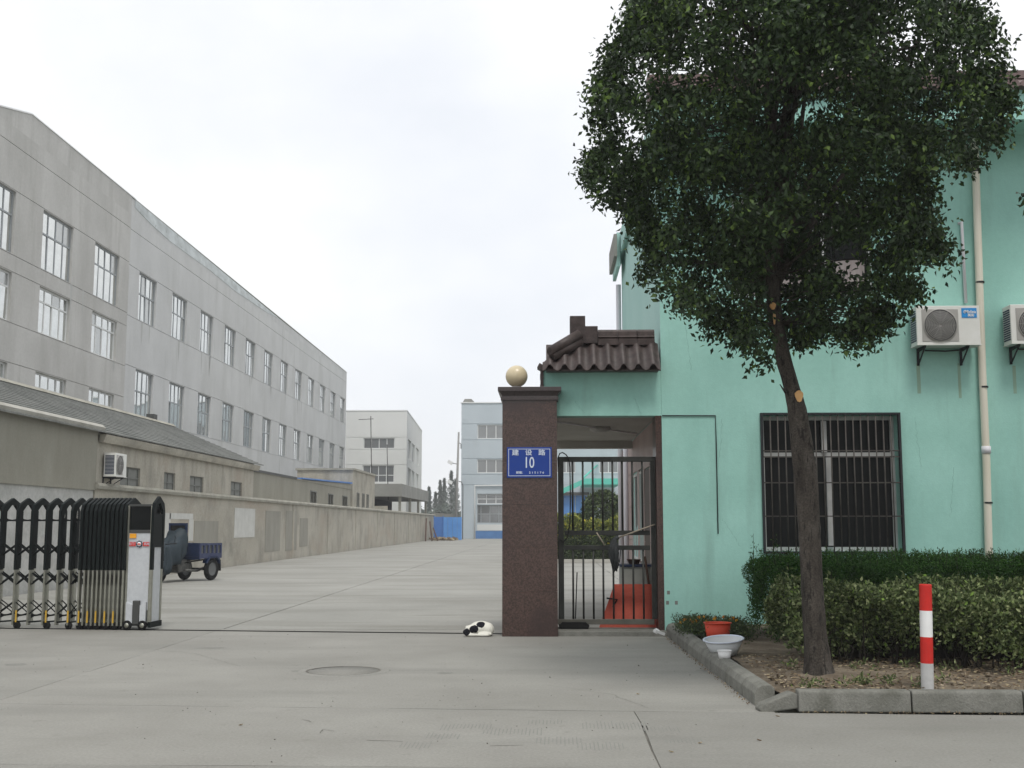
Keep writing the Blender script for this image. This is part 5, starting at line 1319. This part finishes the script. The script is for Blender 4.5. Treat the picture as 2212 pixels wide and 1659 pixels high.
# thin drooping sprays that break the outline
for k in range(150):
    z = random.uniform(zmin + .05, zmax); a_, b_ = bounds(z); left = random.random() < .5; y = TY + random.gauss(0, .5); k_ = y / TY
    xe = (a_ if left else b_) + (random.uniform(.12, .24) * (1 if left else -1))
    for q in range(3): tips.append(((xe + (-1 if left else 1) * .03 * q) * k_, y, EYE + (z - EYE) * k_ - .05 * q))
for k in range(60):
    u = random.uniform(1510, 1925); v = np.interp(u, [1510, 1600, 1640, 1700, 1760, 1860, 1925], [690, 722, 765, 770, 735, 750, 712]) + random.uniform(-40, -16)
    x, z = at(u, v, TY); tips.append((x, TY + random.gauss(0, .2), z))
tz_a = [p.z for p in tp]; tx_a = [p.x for p in tp]
tips = [t for t in tips if not (t[1] < TY + .1 and t[2] < 4.0 and abs(t[0] - np.interp(t[2], tz_a, tx_a)) < .19)]
# limbs and branches reaching to a share of the tips
br = MB(); limb_pts = []
tz_arr = [p.z for p in tp]
def trunk_at(z): return Vector((np.interp(z, tz_arr, [p.x for p in tp]), TY, z))
for k in range(30):
    z0 = random.uniform(3.45, 6.6); p0 = trunk_at(z0)
    best = None
    for _ in range(12):
        t = Vector(random.choice(tips))
        if t.z > z0 + .1 and (best is None or (t - p0).length > (best - p0).length): best = t
    if best is None: continue
    mid = p0.lerp(best, .5) + Vector((0, 0, -.12)); pts_ = [p0, p0.lerp(mid, .6) + Vector((random.gauss(0, .04), random.gauss(0, .04), 0)), mid, best]
    br.tube(pts_, [.035, .026, .018, .006], 6); limb_pts += [pts_[1], mid, mid.lerp(best, .5)]
for t in tips[::5]:
    t = Vector(t); q_ = min(limb_pts + tp[13:], key=lambda p: (p - t).length)
    if (q_ - t).length < 1.3: br.tube([q_, q_.lerp(t, .5) + Vector((0, 0, .05)), t], [.010, .006, .003], 4, caps=False)
rough_tube(br, tp[15:], trr[15:], 10)
br.build('branches', M['bark'], tree)['kind'] = 'stuff'
TL = tree.location
C = np.array(tips) - np.array(TL)
P = clusters(C, 44, (.07, .07, .06))
out = np.repeat(RNG.normal(size=(len(C), 3)) * .6, 44, axis=0)
link('crown', leaf_mesh('crown', P, .059, .034, 1.0, out), M['leaf'], tree)['kind'] = 'stuff'
yc = [t for t in tips if random.random() < .035 and t[1] < TY]
yc += [(at(u, v, TY - 1.2)[0], TY - 1.2, at(u, v, TY - 1.2)[1]) for u, v in ((1600, 320), (1605, 300), (1590, 310), (2080, 150), (2100, 190), (2060, 200), (1420, 60), (1440, 120), (1700, 70), (1390, 30), (1300, 200))]
P = clusters(np.array(yc) - np.array(TL), 22, (.07, .07, .06))
link('young_shoots', leaf_mesh('young_shoots', P, .062, .036, .9), M['leaf_young'], tree)['kind'] = 'stuff'

# neighbouring tree whose twig enters at the right edge
t2 = thing('neighbour_tree', 'street tree outside the right edge with a leaf sprig entering the picture', 'tree', (7.5, TY, .12))
MB().tube([(7.5, TY, .1), (7.4, TY, 3.0), (7.5, TY, 5.5)], [.14, .11, .06], 10).build('trunk', M['bark'], t2)
ctr = at(2207, 430, TY)
c2 = [(7.5 + 1.9 * math.cos(a) * r_, TY + 1.7 * math.sin(a) * r_, 5.4 + 1.9 * s_) for a, r_, s_ in [(random.uniform(0, 2 * PI), random.uniform(.3, 1), random.uniform(-.8, 1)) for _ in range(500)] if r_ * r_ + s_ * s_ < 1.05]
c2 += [(ctr[0] + .02 + k * .07, TY, ctr[1] + .01 * k) for k in range(16)]
P = clusters(np.array(c2) - np.array(t2.location), 40, (.13, .12, .10)); n2 = 16
P2 = P[:-n2 * 40]; P3 = clusters(np.array(c2[-n2:]) - np.array(t2.location), 12, (.03, .04, .05))
link('crown', leaf_mesh('crown', np.concatenate([P2, P3]), .09, .046, .9), M['leaf'], t2)['kind'] = 'stuff'
MB().tube([(ctr[0], TY, ctr[1]), (ctr[0] + .8, TY, ctr[1] + .12), (7.45, TY, 4.8)], [.003, .01, .02], 5).build('branch', M['bark'], t2)

# ================================================================== HEDGES AND PLANTS
def hedge(name, label, x0, x1, y0, y1, z0, z1, n, L, W, m, core_in=.16, stems=90, left_round=.2, front_bulge=None, sprigs=0, low_thin=.5, bottom=.3, rag=1.0):
    h = thing(name, label, 'hedge', (x0, (y0 + y1) / 2, z0))
    o = np.array(h.location); pts = []
    area = {'top': (x1 - x0) * (y1 - y0) * 1.3, 'front': (x1 - x0) * (z1 - z0) * 1.3, 'left': (y1 - y0) * (z1 - z0) * 1.3}
    tot = sum(area.values())
    def bul(x): return front_bulge(x) if front_bulge else 0.0
    for side, ar in area.items():
        k = int(n * ar / tot)
        a, b, d = RNG.random(k), RNG.random(k), np.abs(RNG.normal(size=k)) * .07
        lump = lambda p, q: rag * (.055 * np.sin(p * 4.1 + q * 3.3) + .045 * np.sin(p * 11 + q * 7)) + .03 * np.sin(p * 23 - q * 17)
        X = x0 + a * (x1 - x0)
        B = np.array([bul(x) for x in X])
        if side == 'top': Y_ = y0 - B + b * (y1 - y0 + B); Z = z1 - d + lump(X, Y_) - .07 * (np.maximum(0, .12 - (Y_ - (y0 - B))) / .12) ** 2
        elif side == 'front':
            b = b ** low_thin; Z = z0 + .04 + b * (z1 - z0 - .04)
            Y_ = y0 - B + d + lump(X, Z) + .16 * (1 - b) ** 2
        else:
            b = b ** .8; Y_ = y0 + a * (y1 - y0); Z = z0 + .03 + b * (z1 - z0 - .03); X = x0 + d + lump(Y_, Z) + left_round * (np.maximum(0, b - .8) / .2) ** 2 * .4
        pts.append(np.stack([X, Y_, Z], 1))
    inner = np.stack([RNG.uniform(x0 + .12, x1, n // 4), RNG.uniform(y0 + .12, y0 + .6, n // 4), RNG.uniform(z0 + .1, z1 - .1, n // 4)], 1)
    P = np.concatenate(pts + [inner]); P = P + RNG.normal(size=P.shape) * .012
    keep = (np.sin(P[:, 0] * 17 + P[:, 2] * 9) + np.sin(P[:, 1] * 19 - P[:, 2] * 13 + P[:, 0] * 7)) > RNG.uniform(-3.2, .6, len(P)) * (1.15 - .7 * (1 - (P[:, 2] - z0) / (z1 - z0)))
    rel = (P[:, 2] - z0) / (z1 - z0)
    keep &= RNG.random(len(P)) < np.clip(bottom + rel * 1.7 + .35 * np.sin(P[:, 0] * 4.3 + 1) * (rel < .6), 0, 1)
    P = P[keep]
    link('foliage', leaf_mesh('foliage', P - o, L, W, -.25), m, h)['kind'] = 'stuff'
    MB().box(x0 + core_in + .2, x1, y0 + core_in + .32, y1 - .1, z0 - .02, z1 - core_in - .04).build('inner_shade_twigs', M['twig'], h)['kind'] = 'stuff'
    st = MB()
    for _ in range(stems):
        x = random.uniform(x0 + .1, x1 - .05); y = y0 - bul(x) * .6 + random.uniform(.1, .3); zz = z0 + random.uniform(.3, .6) * (z1 - z0)
        st.tube([(x, y - .04, z0 - .02), (x + random.gauss(0, .04), y - .03, (z0 + zz) / 2), (x + random.gauss(0, .09), y - .06, zz + .1)], [.008, .006, .003], 4, caps=False)
    st.build('stems', M['twig'], h)['kind'] = 'stuff'
    if sprigs:
        sp = MB(); q = []
        for _ in range(sprigs):
            x = random.uniform(x0, x1); y = random.uniform(y0, y1); hgt = random.uniform(.05, .16) * (2.2 if x < x0 + .5 and random.random() < .35 else 1)
            sp.tube([(x, y, z1 - .05), (x + random.gauss(0, .02), y, z1 + hgt)], .0025, 3, caps=False)
            for _ in range(9): q.append((x + random.gauss(0, .014), y + random.gauss(0, .014), z1 + random.uniform(-.02, hgt)))
        sp.build('sprig_stems', M['twig'], h)['kind'] = 'stuff'
        link('sprigs', leaf_mesh('sprigs', np.array(q) - o, L * 1.1, W, -.7), m, h)['kind'] = 'stuff'
    return h
hedge('back_hedge', 'dark green fine-leaved clipped hedge along the foot of the green wall', 2.60, 8.0, 13.5, 15.4, .12, 1.06, 105000, .040, .013, M['leaf_back'], sprigs=420)
hedge('front_hedge', 'yellow-green variegated clipped hedge behind the striped bollard and tree', 2.45, 7.5, 11.7, 12.95, .13, .80, 82000, .048, .029, M['leaf_front'], low_thin=.55, bottom=.0, rag=1.5,
      front_bulge=lambda x: .0 if x < 3.2 else min(.75, (x - 3.2) * .75), sprigs=150, stems=150)
# marigolds
for i, (xc, yc_, w_, lab) in enumerate(((1.92, 15.0, .24, 'marigold clump with orange flowers beside the standpipe'), (2.30, 14.6, .17, 'small clump of red-orange flowers right of the red basket'))):
    f = thing('marigold_plant', lab, 'plant', (xc, yc_, .13))
    P = np.stack([RNG.normal(0, w_ * .55, 3200), RNG.normal(0, .3, 3200), np.abs(RNG.normal(.1, .06, 3200))], 1)
    P[:, 0] = np.clip(P[:, 0], -w_ * 1.1, w_ * 1.1); P[:, 2] = np.clip(P[:, 2], 0, .21)
    link('foliage', leaf_mesh('foliage', P, .045, .014, -.4), M['leaf_yard'], f)['kind'] = 'stuff'
    for _ in range(14 if i == 0 else 7):
        x, y, z = random.gauss(0, w_ * .5), random.gauss(-.1, .22), random.uniform(.12, .23)
        link('flower', leaf_mesh('flower', np.array([(x, y, z)]) + RNG.normal(size=(26, 3)) * .006, .022, .016, -.3), M['petal'], f)
# leaf litter on the soil
P = np.stack([RNG.uniform(1.95, 6.0, 3400), RNG.uniform(9.85, 12.4, 3400), np.full(3400, .158)], 1)
d_ = leaf_mesh('leaf_litter', P, .052, .032, 0.0, fold=.05)
co = np.empty(len(d_.vertices) * 3, np.float32); d_.vertices.foreach_get('co', co); co = co.reshape(-1, 3); co[:, 2] = .155 + (co[:, 2] - .158) * .25 + .008
d_.vertices.foreach_set('co', co.reshape(-1)); d_.update()
tag(link('leaf_litter', d_, M['litter']), 'dry brown leaves scattered over the bare soil of the planting bed', 'leaf litter', kind='stuff')
# small weeds at the foot of the hedges
wp = np.concatenate([np.stack([RNG.normal(x, .035, 22), RNG.normal(y, .03, 22), RNG.uniform(.13, .21, 22)], 1) for x, y in [(random.uniform(2.1, 5.2), random.choice((random.uniform(10.9, 11.6), random.uniform(9.95, 10.4)))) for _ in range(34)]])
tag(link('weeds', leaf_mesh('weeds', wp, .05, .016, -.5), M['leaf_front']), 'small green weeds dotted over the soil below the hedges', 'weeds', kind='stuff')
# soil clods
cl = MB()
for _ in range(260):
    x, y = random.uniform(1.98, 5.5), random.uniform(9.86, 11.6); s = random.uniform(.01, .035)
    cl.obox((x, y, .145), (s * 1.5, s, s), (random.random(), random.random(), random.random() * 3))
tag(cl.build('soil_clods', M['soil']), 'small lumps of dry soil between the tree and kerb', 'soil', kind='stuff')

# planting inside the yard, seen through the barred gate
yh = thing('yard_hedge', 'yellow-flowering hedge inside the yard seen through the gate bars', 'hedge', (2.5, 47.6, 0))
n = 26000; X = RNG.uniform(-1.1, 7.5, n); B = RNG.random(n)
P = np.stack([X, 47.2 + np.abs(RNG.normal(0, .22, n)) + .12 * np.sin(X * 6), .05 + B * (1.75 + .14 * np.sin(X * 2.3) + .08 * np.sin(X * 7))], 1)
top = P[:, 2] > 1.25 + RNG.normal(0, .25, n)
link('flowering_top', leaf_mesh('flowering_top', P[top] - np.array(yh.location), .12, .07, -.2), M['leaf_yellow'], yh)['kind'] = 'stuff'
link('foliage', leaf_mesh('foliage', P[~top] - np.array(yh.location), .12, .06, .2), M['leaf_yard'], yh)['kind'] = 'stuff'
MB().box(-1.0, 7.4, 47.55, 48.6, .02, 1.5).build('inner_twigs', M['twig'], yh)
tag(MB().box(-1.2, 7.8, 46.75, 46.9, 0, .14).build('yard_kerb', M['coping_pale'], bevel=.01), 'pale kerb along the foot of the yellow-flowering yard hedge', 'kerb')
for i, (xc, yc_, zz, w_, lab) in enumerate(((2.55, 51, 3.0, 1.15, 'round dark green shrub behind the yard hedge'), (3.9, 50.5, 2.75, .7, 'smaller dark shrub partly hidden by the pink tiled wall'), (1.35, 49.5, 1.95, .5, 'low leafy shrub in front of the blue doors'))):
    sh = thing('yard_shrub', lab, 'shrub', (xc, yc_, 0))
    n = 6500 if i == 0 else 3000; a = RNG.uniform(0, 2 * PI, n); s = RNG.uniform(-1, 1, n); r_ = np.sqrt(1 - s * s) * RNG.uniform(.72, 1.0, n) * (1 + .18 * np.sin(a * 3 + s * 5))
    P = np.stack([r_ * np.cos(a) * w_, r_ * np.sin(a) * w_, zz * .52 + s * zz * .46], 1)
    link('crown', leaf_mesh('crown', P, .17, .08, .1), M['leaf_yard'], sh)['kind'] = 'stuff'
    MB().tube([(0, 0, 0), (0, 0, zz * .6)], .06, 6).build('trunk', M['bark'], sh, local=True)

# far conifers
far = [(927, 1050, .9, 'leftmost slim far conifer against the pale block'), (954, 1036, 1.0, 'second far conifer from the left, thin and grey'), (968, 1030, 1.15, 'third far conifer from the left, paired with the thin one'),
       (987, 1016, 1.35, 'tallest far conifer in the middle of the row'), (1012 - 4, 1040, 1.2, 'rightmost full far conifer next to the utility pole'), (978 - 1, 1060, .8, 'small far conifer low between the taller ones')]
far = [(927, 1051, .8, far[0][3]), (951, 1037, .9, far[1][3]), (960, 1032, 1.0, far[2][3]), (975, 1016, 1.35, far[3][3]), (985 - .5, 1034, 1.1, far[4][3]), (941, 1062, .8, 'short far conifer in the gap left of the thin pair')]
for i, (u, v, w_, lab) in enumerate(far):
    y = 215 + (i % 3) * 6; x, zt = at(u, v, y)
    ft = thing('conifer_tree', lab, 'tree', (x, y, 0), group='row of far conifers beyond the blue gate')
    n = 2600; h_ = RNG.random(n) ** .8; rad = (1 - h_) ** .95 * w_ * 1.7 * (.7 + .4 * np.sin(h_ * 46 + i)) + .05; a = RNG.uniform(0, 2 * PI, n); q_ = np.sqrt(RNG.random(n))
    P = np.stack([rad * q_ * np.cos(a), rad * q_ * np.sin(a), 1.8 + h_ * (zt - 1.9)], 1)
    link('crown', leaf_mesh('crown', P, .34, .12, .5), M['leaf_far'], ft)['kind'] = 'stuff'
    MB().tube([(0, 0, 0), (0, 0, zt - .4)], [.16, .03], 6).build('trunk', M['bark'], ft, local=True)
n = 9000
P = np.stack([RNG.uniform(-32, -12, n), RNG.uniform(200, 208, n), RNG.random(n) ** .8 * 4.6], 1); P[:, 2] *= (.85 + .2 * np.sin(P[:, 0] * 1.3))
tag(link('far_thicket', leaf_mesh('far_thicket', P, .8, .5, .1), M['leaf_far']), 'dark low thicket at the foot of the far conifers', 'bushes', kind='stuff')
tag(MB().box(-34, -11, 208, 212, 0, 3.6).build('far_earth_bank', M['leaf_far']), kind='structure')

# ================================================================== THIN SUMMER HAZE
hz = bpy.data.materials.new('thin_haze'); hz.use_nodes = True; nt = hz.node_tree
for nd in list(nt.nodes):
    if nd.type == 'BSDF_PRINCIPLED': nt.nodes.remove(nd)
pv = nt.nodes.new('ShaderNodeVolumePrincipled'); pv.inputs['Color'].default_value = (.97, .98, 1, 1); pv.inputs['Density'].default_value = .0009
nt.links.new(pv.outputs[0], nt.nodes['Material Output'].inputs['Volume'])
tag(MB().box(-310, 310, -70, 430, -1.5, 24).build('haze', hz), kind='stuff')
SC.cycles.volume_bounces = 0
